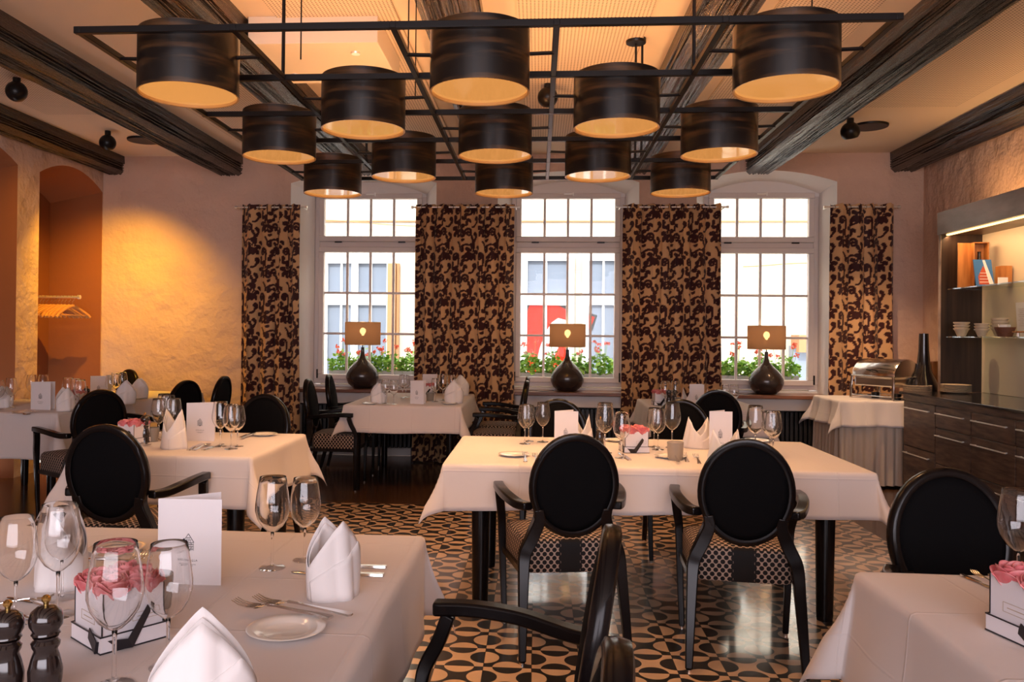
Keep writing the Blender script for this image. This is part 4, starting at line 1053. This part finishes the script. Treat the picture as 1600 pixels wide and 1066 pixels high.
# ------------------------------------------------------------------ plates and cutlery
pl = MB().lathe([(0, .004), (.045, .004), (.050, .006), (.062, .010), (.080, .0135), (.0815, .0125), (.062, .006), (.048, 0), (0, 0)], 56).build('side_plate', 'porcelain', angle=50); tag(pl, '', 'plate')
PLT = Stamp(pl)
PLATES = [(447, 990, 'white side plate under the two forks in the foreground', 1.0), (183, 862, 'white side plate at the far edge of the front left table', .95), (803, 713, 'white side plate at the left end of the main table', 1.0), (1047, 716, 'white side plate before the tealight, main table', 1.0),
         (1183, 691, 'white side plate behind the right glasses, main table', 1.0), (412, 681, 'white side plate on the far corner of the left table', 1.0), (964, 690, 'white side plate behind the tall glass, main table', .9), (36, 646, 'white side plate on the far left table edge', .95),
         (212, 624, 'white side plate under the crown napkin, rear left table', 1.1), (578, 632, 'white side plate at the left corner of the window table', .9), (702, 632, 'white side plate under the house shaped napkin, window table', .95)]
for px_, py_, l, s_ in PLATES:
    p = at(px_, py_, z=ZT); PLT((p.x, p.y, ZT + .001), 0, l, 'white side plates', scale=s_)

def prof_strip(b, sec, th=.0018):
    """flat utensil along +Y: sections (y, half width, z)"""
    vs = []; n = len(sec)
    for y, w_, z in sec: vs += [(-w_, y, z), (w_, y, z), (w_ * .8, y, z + th), (-w_ * .8, y, z + th)]
    b.add(vs, [(i * 4 + k, i * 4 + (k + 1) % 4, (i + 1) * 4 + (k + 1) % 4, (i + 1) * 4 + k) for i in range(n - 1) for k in range(4)] + [(3, 2, 1, 0), tuple((n - 1) * 4 + k for k in range(4))])
fk = thing('fork', '', 'fork')
b = MB(); prof_strip(b, [(0, .004, .0), (.004, .0085, .0), (.03, .0075, .002), (.07, .004, .004), (.11, .0028, .007), (.13, .0035, .007)], .003); b.build('handle', 'steel', fk)
b = MB(); prof_strip(b, [(.128, .0035, .007), (.138, .010, .005), (.150, .0125, .003)], .0018)
for k in range(4):
    x = -.0098 + k * .0065
    b.tube([(x, .148, .004), (x, .165, .0035), (x, .182, .006), (x * .95, .197, .012)], [.0018, .0017, .0015, .0009], 6)
b.build('tines', 'steel', fk); FK = Stamp(fk)
kn = thing('knife', '', 'knife')
b = MB(); prof_strip(b, [(0, .006, .0), (.005, .009, .0), (.05, .0085, .0), (.095, .0065, .001), (.10, .006, .001)], .0055); b.build('handle', 'steel', kn)
b = MB(); prof_strip(b, [(.099, .006, .0015), (.12, .0085, .0015), (.19, .0092, .001), (.212, .0065, .001), (.222, .001, .001)], .0012); b.build('blade', 'steel', kn); KN = Stamp(kn)
sn_ = thing('spoon', '', 'spoon')
b = MB(); prof_strip(b, [(0, .004, .0), (.004, .0085, .0), (.03, .007, .002), (.07, .0038, .005), (.115, .003, .009), (.128, .004, .007)], .0025); b.build('handle', 'steel', sn_)
b = MB(); vs = []; n = 20
for q, dz in ((0, -.006), (.5, -.0045), (.85, -.001), (1, .003), (1.0, .004), (.84, .001), (.5, -.003), (0, -.0045)):
    for k in range(n): a = 2 * PI * k / n; vs.append((.018 * q * math.cos(a), .152 + .027 * q * math.sin(a), .007 + dz))
b.add(vs, [(j * n + k, j * n + (k + 1) % n, (j + 1) * n + (k + 1) % n, (j + 1) * n + k) for j in range(7) for k in range(n)]); b.build('bowl', 'steel', sn_, angle=180); SN = Stamp(sn_)
def lay(S, p0, p1, label, group, z=.002, length=.2):
    a = at(*p0, z=ZT + z); c = at(*p1, z=ZT + z); d = c - a
    return S((a.x, a.y, ZT + z), math.atan2(-d.x, d.y), label, group, scale=min(1.25, max(.75, d.length / length)))
G_ = 'cutlery'
lay(FK, (520, 966), (350, 944), 'steel fork lying across the foreground side plate, nearer one', 'forks', .014)
lay(FK, (550, 962), (396, 940), 'steel fork lying behind the foreground side plate, farther one', 'forks', .020)
lay(KN, (600, 900), (455, 895), 'steel knife right of the foreground napkin, nearer one', 'knives', .002, .222)
lay(KN, (604, 887), (480, 884), 'steel knife right of the foreground napkin, farther one', 'knives', .002, .222)
lay(FK, (-30, 948), (58, 938), 'steel fork at the left picture edge behind the mills', 'forks', .003)
lay(KN, (-40, 950), (52, 966), 'steel knife at the left picture edge behind the mills', 'knives', .002, .222)
lay(KN, (90, 950), (45, 941), 'steel knife beneath the large wine glass, front left table', 'knives', .002, .222)
lay(KN, (118, 875), (215, 878), 'steel knife beside the far side plate, front left table', 'knives', .002, .222)
lay(FK, (175, 905), (232, 866), 'steel fork pointing at the large menu card behind the roses', 'forks', .012)
lay(SN, (302, 704), (327, 696), 'spoon with golden glint before the left table menu card', 'spoons', .003, .18)
lay(KN, (294, 704), (322, 690), 'steel knife before the left table menu card', 'knives', .002, .222)
lay(KN, (316, 704), (350, 694), 'steel knife beside the glasses of the left table', 'knives', .002, .222)
lay(FK, (215, 690), (238, 700), 'fork right of the roses on the left table', 'forks', .003)
lay(KN, (375, 685), (407, 673), 'steel knife leaning over the far plate of the left table', 'knives', .012, .222)
lay(FK, (1074, 722), (1066, 706), 'left fork of the pair beside the main tealight', 'forks', .002)
lay(FK, (1093, 725), (1082, 706), 'right fork of the pair beside the main tealight', 'forks', .002)
lay(SN, (1060, 722), (1052, 712), 'small spoon on the plate before the main tealight', 'spoons', .015, .18)
lay(FK, (821, 722), (820, 702), 'left fork of the pair at the left end of the main table', 'forks', .002)
lay(FK, (838, 724), (834, 704), 'right fork of the pair at the left end of the main table', 'forks', .002)
lay(KN, (984, 720), (965, 706), 'knife before the main rose box', 'knives', .002, .222)
lay(KN, (1502, 899), (1562, 925), 'brass toned knife left of the roses on the front right table', 'knives', .003, .222)
lay(KN, (1545, 899), (1590, 912), 'knife behind the roses on the front right table', 'knives', .003, .222)
lay(FK, (1575, 925), (1520, 896), 'fork between the two knives on the front right table', 'forks', .003)
lay(FK, (20, 646), (50, 650), 'fork lying on the far left table edge', 'forks', .012)

# ------------------------------------------------------------------ sideboard and hutch on the right wall
XF, YE, Y0 = 3.265, 7.69, 4.45
sb = thing('sideboard', 'long dark wood sideboard of drawers with bar handles along the right wall', 'sideboard', (XF, YE, 0))
D_ = XR - XF - .02
MB().box(.018, D_, Y0 - YE, 0, .06, .875).build('carcass', 'cabinet_wood', sb, smooth=False)
MB().box(.06, D_, Y0 - YE, -.02, 0, .06).build('plinth', 'black_wood', sb, smooth=False)
MB().box(.0, .02, Y0 - YE, 0, .835, .875).build('top_rail', 'cabinet_wood', sb, smooth=False)
cols = [(-.01, -.595, (.825, .43, .065)), (-.605, -1.16, (.825, .645, .355, .065)), (-1.17, -1.75, (.825, .645, .345, .065)), (-1.76, -2.34, (.825, .645, .345, .065)), (-2.35, -2.93, (.825, .645, .345, .065))]
for a, c, zs in cols:
    for z1, z0 in zip(zs[:-1], zs[1:]):
        d = MB().box(0, .02, c + .003, a - .003, z0 + .004, z1 - .004).build('drawer', 'cabinet_wood', sb, bevel=.002)
        zz = z1 - .062
        MB().box(-.030, -.020, c + .07, a - .04, zz - .004, zz + .006).build('handle', 'brushed', d, bevel=.002)
        b = MB()
        for y in (c + .10, a - .07): b.box(-.021, .001, y - .006, y + .006, zz - .004, zz + .005)
        b.build('handle_post', 'brushed', d)
tp = MB().box(XF - .03, XR - .012, Y0, YE + .015, .878, .900).build('worktop', 'stone', bevel=.003)
tag(tp, 'polished black worktop on the dark sideboard', 'worktop')

XH = 3.585
hu = thing('wall_hutch', 'dark wood wall hutch with lit top, side panel and pale back panel above the sideboard', 'shelf unit', (XR - .02, YE, .902))
zt_, zb_ = 2.50 - .902, 2.30 - .902; xh = XH - (XR - .02)
MB().box(xh, 0, .0, .035, 0, zb_).build('side_panel', 'hutch_wood', hu, smooth=False)
MB().box(xh - .006, xh, -.002, .037, 0, zb_).build('side_edge', 'fascia', hu, smooth=False)
MB().box(xh - .02, xh + .005, Y0 - YE, .035, zb_, zt_).build('fascia', 'fascia', hu, smooth=False)
MB().box(xh + .005, 0, Y0 - YE, .035, zt_ - .03, zt_).build('top_board', 'cabinet_wood', hu, smooth=False)
MB().box(xh + .005, 0, Y0 - YE, .035, zb_ - .0, zb_ + .02).build('soffit_board', 'cabinet_wood', hu, smooth=False)
MB().box(-.012, 0, Y0 - YE, 0, 0, zb_).build('back_panel', 'backpanel', hu, smooth=False)
MB().box(xh + .02, xh + .045, Y0 - YE, -.05, zb_ - .012, zb_).build('led_strip', 'led', hu, smooth=False)
MB().box(xh + .12, xh + .15, Y0 - YE, -.05, zt_, zt_ + .012).build('led_strip', 'led', hu, smooth=False)  # added glowing strip on the hutch top, to go with the uplights
for k in range(3): light('AREA', 'added_ceiling_uplight', (XH + .14, YE - .6 - k * 1.0, 2.53), 2.4, (1, .52, .20), (PI, math.radians(12), 0), shape='RECTANGLE', size=.05, size_y=1.0)  # added uplights over the hutch, only to warm the ceiling on the right
for k in range(4): light('AREA', 'led_light', (XH + .05, YE - .35 - k * .75, 2.285), 3, (1, .60, .28), (0, math.radians(-25), 0), shape='RECTANGLE', size=.03, size_y=.7)
for z, t, i in ((1.805, 'upper glass shelf holding the wooden box in the hutch', 0), (1.385, 'lower glass shelf holding the stacked bowls in the hutch', 1)):
    g = MB().box(XH + .02, XR - .034, Y0, YE - .06, z, z + .010).build('glass_shelf', 'shelf_glass', smooth=False); tag(g, t, 'shelf', 'hutch glass shelves')

# wine box with its lid open, standing on the upper shelf
ZU, ZL = 1.816, 1.396
wb = thing('wooden_wine_box', 'open orange pine wine box standing on the upper glass shelf', 'wooden box', (3.76, 7.42, ZU), math.radians(-8))
b = MB(); b.box(-.055, .055, -.005, .005, 0, .39, T=Matrix.Translation((-.085, .06, 0)) @ Matrix.Rotation(.15, 4, 'Z')); b.build('lid', 'pine', wb, bevel=.002)
b = MB(); b.box(-.03, .09, .10, .108, 0, .39); b.box(-.03, -.022, 0, .10, 0, .39); b.box(.082, .09, 0, .10, 0, .39); b.box(-.03, .09, 0, .10, .382, .39); b.box(-.03, .09, 0, .10, 0, .01); b.build('case', 'pine', wb, smooth=False)
MB().lathe([(0, 0), (.032, 0), (.034, .02), (.034, .18), (.014, .23), (.013, .29), (.016, .30), (0, .30)], 20, c=(.03, .05, .012)).build('bottle', 'vase', wb)
br_ = thing('brochure', 'blue brochure with a red timbered house picture, leaning on the wine box', 'brochure', (3.69, 7.16, ZU), math.radians(4))
T = Matrix.Rotation(math.radians(-12), 4, 'X')
MB().box(-.075, .075, -.004, .004, 0, .225, T=T).build('cover', mat('brochure_blue', (.035, .16, .42), .35), br_, smooth=False)
b = MB(); b.poly([(-.05, .01), (.05, .01), (.05, .08), (.0, .17), (-.05, .08)], (-.0052, -.0042), axis=1, T=T)
b.build('house_picture', mat('brochure_red', (.45, .07, .03), .5), br_, smooth=False)
b = MB()
for k in range(4): b.poly([(-.045 + k * .004, .028 + .026 * k), (.045 - k * .006, .028 + .026 * k), (.045 - k * .006, .032 + .026 * k), (-.045 + k * .004, .032 + .026 * k)], (-.0062, -.0052), axis=1, T=T)
b.poly([(.035, .01), (.072, .01), (.02, .22), (.0, .22)], (-.0058, -.0046), axis=1, T=T); b.build('white_print', 'card', br_, smooth=False)
sh_ = MB().box(-.045, .045, -.045, .045, 0, .17).build('gift_box', 'pine', bevel=.003); sh_.location = (3.88, 7.24, ZU); tag(sh_, 'small amber gift box right of the blue brochure, upper shelf', 'box')
cdb = MB().box(-.04, .04, -.002, .002, 0, .07).build('price_card', 'card', smooth=False); cdb.location = (3.83, 7.16, ZU + .0); tag(cdb, 'small blank pale card in front of the amber gift box', 'card')
# bowls on the lower shelf
bw = MB().lathe([(0, .0), (.028, 0), (.030, .004), (.048, .046), (.057, .056), (.057, .064), (.050, .064), (.044, .048), (.026, .008), (0, .008)], 32).build('bowl', 'bowl_ware', angle=45); tag(bw, '', 'bowl')
BW = Stamp(bw)
for k_, (x, y, n_, t, s_) in enumerate(((3.67, 7.5, 3, 'left', 1.12), (3.67, 7.17, 3, 'middle', .98), (3.84, 7.22, 4, 'right', 1.15))):
    for q in range(n_): BW((x, y, ZL + .0235 * q * s_), 0, 'cream bowl in the %s stack on the lower glass shelf, %s' % (t, ['bottom of it', 'second from its bottom', 'third from its bottom', 'topmost of it'][q]), 'cream bowls stacked on the lower shelf', scale=s_)
bk = thing('wicker_basket', 'dark brown wicker basket with white sachets on the lower glass shelf', 'basket', (3.71, 6.90, ZL), 0)
b = MB(); b.lathe([(0, 0), (.05, 0), (.075, .075), (.071, .075), (.047, .006), (0, .006)], 32)
for k in range(7): b.tube([((.052 + .0034 * k) * math.cos(t), (.052 + .0034 * k) * math.sin(t), .006 + .0105 * k) for t in [2 * PI * j / 28 for j in range(28)]], .003, 5, closed=True)
b.build('basket_body', 'wicker', bk)
b = MB(); rnd = random.Random(2)
for k in range(8): b.box(-.004, .004, -.022, .022, 0, .05, T=Matrix.Translation((rnd.uniform(-.035, .035), rnd.uniform(-.035, .035), .045)) @ Euler((rnd.uniform(-.5, .5), rnd.uniform(-.5, .5), rnd.uniform(0, 3))).to_matrix().to_4x4())
b.build('sachets', 'card', bk, smooth=False)['kind'] = 'stuff'
ty = thing('wooden_tray', 'pale wooden tray on small feet on the lower glass shelf, at the picture edge', 'tray', (3.70, 6.47, ZL), 0)
b = MB()
for k in range(9): b.box(-.075, .075, -.19 + k * .042, -.155 + k * .042, .03, .042, T=Matrix.Rotation(.0, 4, 'X'))
b.build('slats', 'pine', ty, bevel=.004)
for sx in (-1, 1):
    for sy in (-1, 1): MB().lathe([(.012, 0), (.010, .03)], 12, c=(sx * .05, sy * .14, 0)).build('foot', 'brushed', ty)
sg = thing('info_sheet', 'white printed sheet in a clear stand behind the wicker basket', 'sign', (3.915, 7.02, ZL), 0)
MB().box(-.002, .002, -.075, .075, 0, .28, T=Matrix.Rotation(-.06, 4, 'Y')).build('sheet', 'card', sg, smooth=False)
b = MB(); rnd = random.Random(9)
for k in range(10):
    w2 = rnd.uniform(.02, .05); b.box(-.0045, -.0030, -w2, w2, .09 + k * .015, .092 + k * .015, T=Matrix.Rotation(-.06, 4, 'Y'))
b.build('printed_lines', 'gold_line', sg, smooth=False)
# floor-vase style bottle and orange crate on the far end of the worktop
p = at(1441, 600, y=7.95)
vz = MB().lathe([(0, 0), (.12, 0), (.138, .012), (.143, .06), (.135, .12), (.102, .20), (.070, .27), (.056, .35), (.046, .46), (.040, .62), (.034, .62), (.034, .45), (0, .40)], 48).build('tall_bottle_vase', 'vase', angle=60)
vz.location = (at(1443, 600, y=8.0).x, 8.0, .80); tag(vz, 'tall glossy black bottle vase behind the plate stacks, beside the hutch', 'vase')
ob = MB().box(-.035, .06, -.05, .05, 0, .36).build('narrow_wooden_box', 'pine', bevel=.003); ob.location = (at(1459, 600, y=8.08).x, 8.08, .80); tag(ob, 'narrow upright orange wooden box right of the black bottle vase', 'wooden box')
# ------------------------------------------------------------------ buffet side table with skirt, chafing dish and plates
B = (2.76, 3.74, 7.82, 8.50); ZB = .80
bt = thing('buffet_table', 'square buffet side table hidden under a pleated skirt, beside the sideboard', 'table', ((B[0] + B[1]) / 2, (B[2] + B[3]) / 2, 0))
hx, hy = (B[1] - B[0]) / 2, (B[3] - B[2]) / 2
MB().box(-hx + .01, hx - .01, -hy + .01, hy - .01, ZB - .03, ZB - .008).build('tabletop', 'black_wood', bt)
for sx in (-1, 1):
    for sy in (-1, 1): MB().box(sx * (hx - .06) - .02, sx * (hx - .06) + .02, sy * (hy - .06) - .02, sy * (hy - .06) + .02, .001, ZB - .03).build('leg', 'black_wood', bt)
b = MB(); n = 360; per = 2 * (2 * hx + 2 * hy); vs = []
def rect_pt(s):
    s %= per
    for (ax0, ay0, bx0, by0, l) in ((-hx, -hy, hx, -hy, 2 * hx), (hx, -hy, hx, hy, 2 * hy), (hx, hy, -hx, hy, 2 * hx), (-hx, hy, -hx, -hy, 2 * hy)):
        if s <= l: t = s / l; return ax0 + (bx0 - ax0) * t, ay0 + (by0 - ay0) * t, (by0 - ay0) / l, -(bx0 - ax0) / l
        s -= l
    return -hx, -hy, 0, -1
for j in range(13):
    t = j / 12; z = lerp(ZB - .015, .03, t)
    for k in range(n):
        x, y, nx, ny = rect_pt(per * k / n); a = .016 * (.25 + t) * (math.sin(k * 2 * PI * 38 / n + .8 * math.sin(k * .11)) + .35 * math.sin(k * .31))
        vs.append((x + nx * (a + .008), y + ny * (a + .008), z))
b.add(vs, [(j * n + k, j * n + (k + 1) % n, (j + 1) * n + (k + 1) % n, (j + 1) * n + k) for j in range(12) for k in range(n)])
sk_ = b.build('table_skirt', 'skirt', angle=180); sk_.location = ((B[0] + B[1]) / 2, (B[2] + B[3]) / 2, 0); tag(sk_, 'pleated cream table skirt reaching the floor round the buffet table', 'tablecloth')
cloth('white cloth with hanging folded corner over the skirted buffet table', *B, drop=.25, z=ZB, seed=21, flare=.22, tip=.5, wave=.022, waves=17)
cdz = at(1390, 612, z=ZB); CDX, CDY = at(1386, 600, y=8.1).x, 8.12
cf = thing('chafing_dish', 'polished steel roll top chafing dish on the white buffet cloth', 'chafing dish', (CDX, CDY, ZB + .001), math.radians(-62))
hl, hw_ = .24, .19
b = MB(); b.box(-hl + .02, hl - .02, -hw_ + .02, hw_ - .02, .12, .205); b.build('water_pan', 'steel', cf, bevel=.012)
b = MB(); b.box(-hl, hl, -hw_, hw_, .205, .222); b.build('rim', 'steel', cf, bevel=.006)
b = MB(); vs = []; nn = 28
for x in (-hl + .005, -hl + .02, hl - .02, hl - .005):
    q = 1 if abs(x) < hl - .01 else .95
    for k in range(nn + 1): a = PI * k / nn; vs.append((x, -hw_ * .97 * q * math.cos(a), .223 + .155 * q * math.sin(a)))
b.add(vs, [(i * (nn + 1) + k, (i + 1) * (nn + 1) + k, (i + 1) * (nn + 1) + k + 1, i * (nn + 1) + k + 1) for i in range(3) for k in range(nn)] + [tuple(range(nn + 1)), tuple(3 * (nn + 1) + k for k in range(nn + 1))[::-1]])
b.build('roll_lid', 'steel', cf, angle=35)
b = MB(); b.tube([(-.04, -hw_ * .95, .27), (-.035, -hw_ - .03, .275), (.035, -hw_ - .03, .275), (.04, -hw_ * .95, .27)], .006, 8); b.build('lid_handle', 'black_metal', cf)
for sx in (-1, 1):
    for sy in (-1, 1): MB().bar([(sx * (hl - .01), sy * (hw_ - .005), .215), (sx * (hl - .005), sy * (hw_ + .0), .11), (sx * (hl - .005), sy * (hw_ + .004), 0)], (.012, .006), side=(1, 0, 0)).build('leg', 'steel', cf, bevel=.002)
b = MB()
for sy in (-1, 1): b.tube([(-hl + .01, sy * (hw_ - .01), .03), (hl - .01, sy * (hw_ - .01), .03)], .005, 8)
for sx in (-1, 1): b.tube([(sx * (hl - .01), -(hw_ - .01), .03), (sx * (hl - .01), hw_ - .01, .03)], .005, 8)
b.build('lower_frame', 'steel', cf)
for sx in (-.5, .5): MB().lathe([(0, 0), (.035, 0), (.037, .055), (.02, .057), (0, .057)], 20, c=(sx * hl, 0, .0)).build('burner', 'black_metal', cf)
pp = MB().lathe([(0, 0), (.06, 0), (.075, .004), (.118, .016), (.12, .014), (.122, .017), (.116, .019), (.072, .008), (0, .007)], 44).build('dinner_plate', 'bowl_ware', angle=40); tag(pp, '', 'plate')
PS = Stamp(pp); ORD = ['bottom', 'second from bottom', 'third from bottom', 'fourth from bottom', 'fifth from bottom', 'sixth from bottom', 'seventh from bottom', 'eighth from bottom', 'ninth from bottom', 'tenth from bottom', 'eleventh from bottom', 'topmost']
for k in range(12): PS((3.47, 7.88, ZB + .002 + .0115 * k), 0, 'cream plate in the tall stack beside the chafing dish, %s one' % ORD[k], 'plates stacked beside the chafing dish')
for k in range(6): PS((3.50 + .14, 7.53, .901 + .0115 * k), 0, 'cream plate in the low stack at the end of the worktop, %s one' % (ORD[k] if k < 5 else 'topmost'), 'plates stacked on the worktop')

# ------------------------------------------------------------------ coat rail with hangers in the niche
cr_ = thing('coat_rail', 'short steel coat rail projecting in the orange lit niche', 'coat rail', (XL - .6, 8.42, 1.72))
MB().tube([(0, 0, 0), (.60, 0, .0)], .013, 12).build('rail', 'brushed', cr_)
MB().tube([(.60, 0, 0), (.625, 0, 0)], .022, 16).build('end_knob', 'brushed', cr_)
MB().tube([(.0, 0, 0), (.012, 0, 0)], .035, 20).build('wall_flange', 'brushed', cr_)
hg = thing('coat_hanger', '', 'coat hanger')
MB().tube([(0, .0, -.09), (0, 0, -.05), (.0, .018, -.035), (0, .024, -.012), (0, .012, .010), (0, -.008, .016), (0, -.018, .004)], .002, 6).build('hook', 'steel', hg)
b = MB(); pts = [(.015 * (abs(t) ** 2), t * .225, -.09 - .115 * abs(t) ** 1.35 - (.0 if abs(t) < .9 else .01)) for t in [k / 10 - 1 for k in range(21)]]; b.bar(pts, [(.007 + .006 * abs(k / 10 - 1), .013) for k in range(21)], side=(1, 0, 0)); b.build('shoulder_bar', 'hanger_wood', hg, bevel=.004)
MB().tube([(0.008, -.18, -.190), (0.008, .18, -.190)], .006, 8).build('trouser_bar', 'hanger_wood', hg)
HG = Stamp(hg)
for k in range(10):
    HG((XL - .42 + k * .040 + random.uniform(-.005, .005), 8.42, 1.72), math.radians(-20 + random.uniform(-6, 6)), 'wooden coat hanger on the niche rail, %s' % ('nearest the niche wall', 'second from the niche wall', 'third from the niche wall', 'fourth from the niche wall', 'fifth from the niche wall', 'fifth from the rail knob', 'fourth from the rail knob', 'third from the rail knob', 'second from the rail knob', 'nearest the rail knob')[k], 'wooden hangers on the coat rail')

# ------------------------------------------------------------------ outside: street, facade opposite, flower boxes
struct(MB().box(-14, 14, 9.6, 13.2, -1.2, -.9).build('street', 'street', smooth=False))
YF = 13.4
nh = thing('neighbouring_house', 'pale house across the street seen through the windows', 'house', (0, YF, -.9))
b = MB(); b.box(-9, 9, 0, .3, 0, 8.5); b.build('wall', 'ext_cream', nh, smooth=False)
def fpt(px_, py_): q = at(px_, py_, y=YF); return q.x, q.z + .9
def fwin(pxl, pxr, pyt, pyb, cols_, rowsz, red=False):
    x0, z1 = fpt(pxl, pyt); x1, z0 = fpt(pxr, pyb); t = .10
    b = MB(); b.box(x0 - t, x0, -.10, .02, z0 - t, z1 + t); b.box(x1, x1 + t, -.10, .02, z0 - t, z1 + t); b.box(x0, x1, -.10, .02, z1, z1 + t); b.box(x0, x1, -.10, .02, z0 - t, z0)
    for c in cols_[1:-1]: b.box(lerp(x0, x1, c) - .055, lerp(x0, x1, c) + .055, -.09, .02, z0, z1)
    for c0, c1 in zip(cols_[:-1], cols_[1:]): b.box(lerp(x0, x1, (c0 + c1) / 2) - .018, lerp(x0, x1, (c0 + c1) / 2) + .018, -.06, .02, z0, z1)
    for r in rowsz: z = fpt(pxl, r)[1]; b.box(x0, x1, -.085, .02, z - .09, z + .09)
    f = b.build('window', 'ext_white', nh, smooth=False)
    MB().box(x0, x1, -.03, -.02, z0, z1).build('pane', 'ext_pane', f, smooth=False)
    return x0, x1, z0, z1
fwin(514, 604, 412, 598, (0, .46, 1), (468,))
fwin(790, 886, 408, 598, (0, .30, 1), (468,))
fwin(920, 1010, 408, 598, (0, .5, 1), (468,))
b = MB()
x0, _ = fpt(607, 500); x1, _ = fpt(619, 500); b.box(x0, x1, -.12, .0, 0, 3.4); x0, _ = fpt(620, 500); x1, _ = fpt(624, 500); b.box(x0, x1, -.06, .0, 0, 3.4); b.build('timber_post', 'ext_timber', nh, smooth=False)
b = MB(); b.box(-9, 9, -.05, 0, fpt(800, 400)[1] + .16, fpt(800, 398)[1] + .25); b.build('ledge', 'ext_white', nh, smooth=False)
b = MB(); b.box(-9, 9, -.03, 0, fpt(880, 347)[1], fpt(880, 345)[1]); b.build('string_course', 'ext_timber', nh, smooth=False)
b = MB(); b.tube([(x, -.12, fpt(1190, 410)[1] - .05 + .03 * math.cos(x * 3)) for x in [3.2 + .1 * k for k in range(24)]], .010, 5)
b.tube([(x, -.12, fpt(570, 350)[1] + .05 * math.cos(x * 1.7)) for x in [-4.6 + .12 * k for k in range(24)]], .008, 5); b.build('wire', 'ext_timber', nh, smooth=True)
b = MB(); xa, za = fpt(1236, 540); xb, zb2 = fpt(1285, 524); b.box(xa, xb, -.4, 0, za - .1, zb2); b.build('awning', 'ext_timber', nh, smooth=False)
b = MB(); xa, za = fpt(1232, 600); xb, zb2 = fpt(1290, 541); b.box(xa, xb, -.25, 0, za, zb2); b.build('shop_window', 'ext_pane', nh, smooth=False)
# printed red lettering shapes on the shop panes opposite
sgn = thing('red_shop_poster', 'red poster with white and black curved shapes behind the panes opposite, middle window', 'poster', (0, YF - .005, 0))
def fp2(px_, py_): q = at(px_, py_, y=YF - .035); return q.x, q.z
def fpoly(pts, m_, y, nm): MB().poly([fp2(*p) for p in pts], (y, y + .003), axis=1).build(nm, m_, sgn, smooth=False)
fpoly([(804, 470), (886, 470), (886, 598), (804, 598)], 'ext_white', -.029, 'white_ground')
fpoly([(824, 474), (884, 474), (884, 500), (872, 497), (862, 504), (852, 520), (843, 545), (838, 570), (838, 592), (812, 592), (813, 540), (818, 500)], 'ext_red', -.034, 'red_shape')
fpoly([(858, 572), (884, 520), (884, 596), (858, 590)], 'ext_red', -.034, 'red_shape')
fpoly([(863, 473), (884, 473), (884, 484), (874, 478)], 'ext_black', -.038, 'black_outline')
fpoly([(824, 474), (828, 474), (820, 502), (812, 516), (810, 510)], 'ext_black', -.038, 'black_outline')
fpoly([(918, 488), (933, 493), (926, 516), (918, 522)], 'ext_black', -.034, 'black_outline')
fpoly([(919, 492), (929, 496), (923, 512), (919, 515)], 'ext_red', -.038, 'red_shape')

def geranium(x, y, z, label, seed):
    rnd = random.Random(seed); t = thing('geranium', label, 'plant', (x, y, z), 0, 'red geraniums in the window boxes')
    lf = MB(); st = MB(); fl = MB()
    for k in range(170):
        a = rnd.uniform(0, 2 * PI); r = .17 * math.sqrt(rnd.random()); h = rnd.uniform(.0, .30) * (1 - r / .32); px_, py_ = r * math.cos(a), r * math.sin(a) * .7
        T = Matrix.Translation((px_, py_, h)) @ Euler((rnd.uniform(-.9, .9), rnd.uniform(-.9, .9), rnd.uniform(0, 6))).to_matrix().to_4x4(); s = rnd.uniform(.018, .032)
        pts = [T @ Vector((s * (1 + .18 * math.cos(5 * q)) * math.cos(q), s * (1 + .18 * math.cos(5 * q)) * math.sin(q), .25 * s * math.cos(2 * q))) for q in [2 * PI * j / 10 for j in range(10)]]
        lf.add([T @ Vector((0, 0, -.006))] + pts, [(0, 1 + j, 1 + (j + 1) % 10) for j in range(10)])
    for k in range(6):
        a = rnd.uniform(0, 2 * PI); r = rnd.uniform(.02, .15); h = rnd.uniform(.20, .40); X_, Y_ = r * math.cos(a), r * math.sin(a) * .6
        st.tube([(X_ * .4, Y_ * .4, 0), (X_ * .8, Y_ * .8, h * .6), (X_, Y_, h)], .0025, 5)
        for j in range(14):
            d = Vector((rnd.gauss(0, 1), rnd.gauss(0, 1), rnd.gauss(0, .7))).normalized() * rnd.uniform(.012, .03); c_ = Vector((X_, Y_, h)) + d; T = Matrix.Translation(c_) @ Euler((rnd.uniform(0, 3), rnd.uniform(0, 3), 0)).to_matrix().to_4x4()
            fl.add([T @ Vector(((.011 * (1 + .35 * math.cos(5 * q))) * math.cos(q), (.011 * (1 + .35 * math.cos(5 * q))) * math.sin(q), 0)) for q in [2 * PI * i / 10 for i in range(10)]], [tuple(range(10))])
    lf.build('foliage', 'leaf', t); st.build('stems', 'leaf', t); fl.build('blossoms', 'petal', t, smooth=False)
for i, (a, b_) in enumerate(WIN):
    fb = MB(); cx = (a + b_) / 2; hw = (b_ - a) / 2 - .08
    fb.box(-hw, hw, -.09, .09, 0, .02); fb.box(-hw, hw, -.09, -.075, .02, .13); fb.box(-hw, hw, .075, .09, .02, .13); fb.box(-hw, -hw + .015, -.075, .075, .02, .13); fb.box(hw - .015, hw, -.075, .075, .02, .13); fb.box(-hw + .015, hw - .015, -.075, .075, .02, .11)
    o = fb.build('planter_box', 'planter', smooth=False); o.location = (cx, 9.72, .80); tag(o, 'grey planter box outside the %s window' % SIDE[i], 'planter', 'window planter boxes')
    k = MB().box(-hw - .1, hw + .1, -.13, .13, -.05, 0).build('outer_sill', 'planter', smooth=False); k.location = (cx, 9.72, .799); tag(k, 'stone outer sill under the planter of the %s window' % SIDE[i], 'sill', 'outer sills')
    for j in range(4): geranium(cx - hw + (j + .5) * hw / 2, 9.72, .91, 'red geranium outside the %s window, %s in its planter' % (SIDE[i], ['leftmost', 'second from left', 'third from left', 'rightmost'][j]), i * 10 + j)
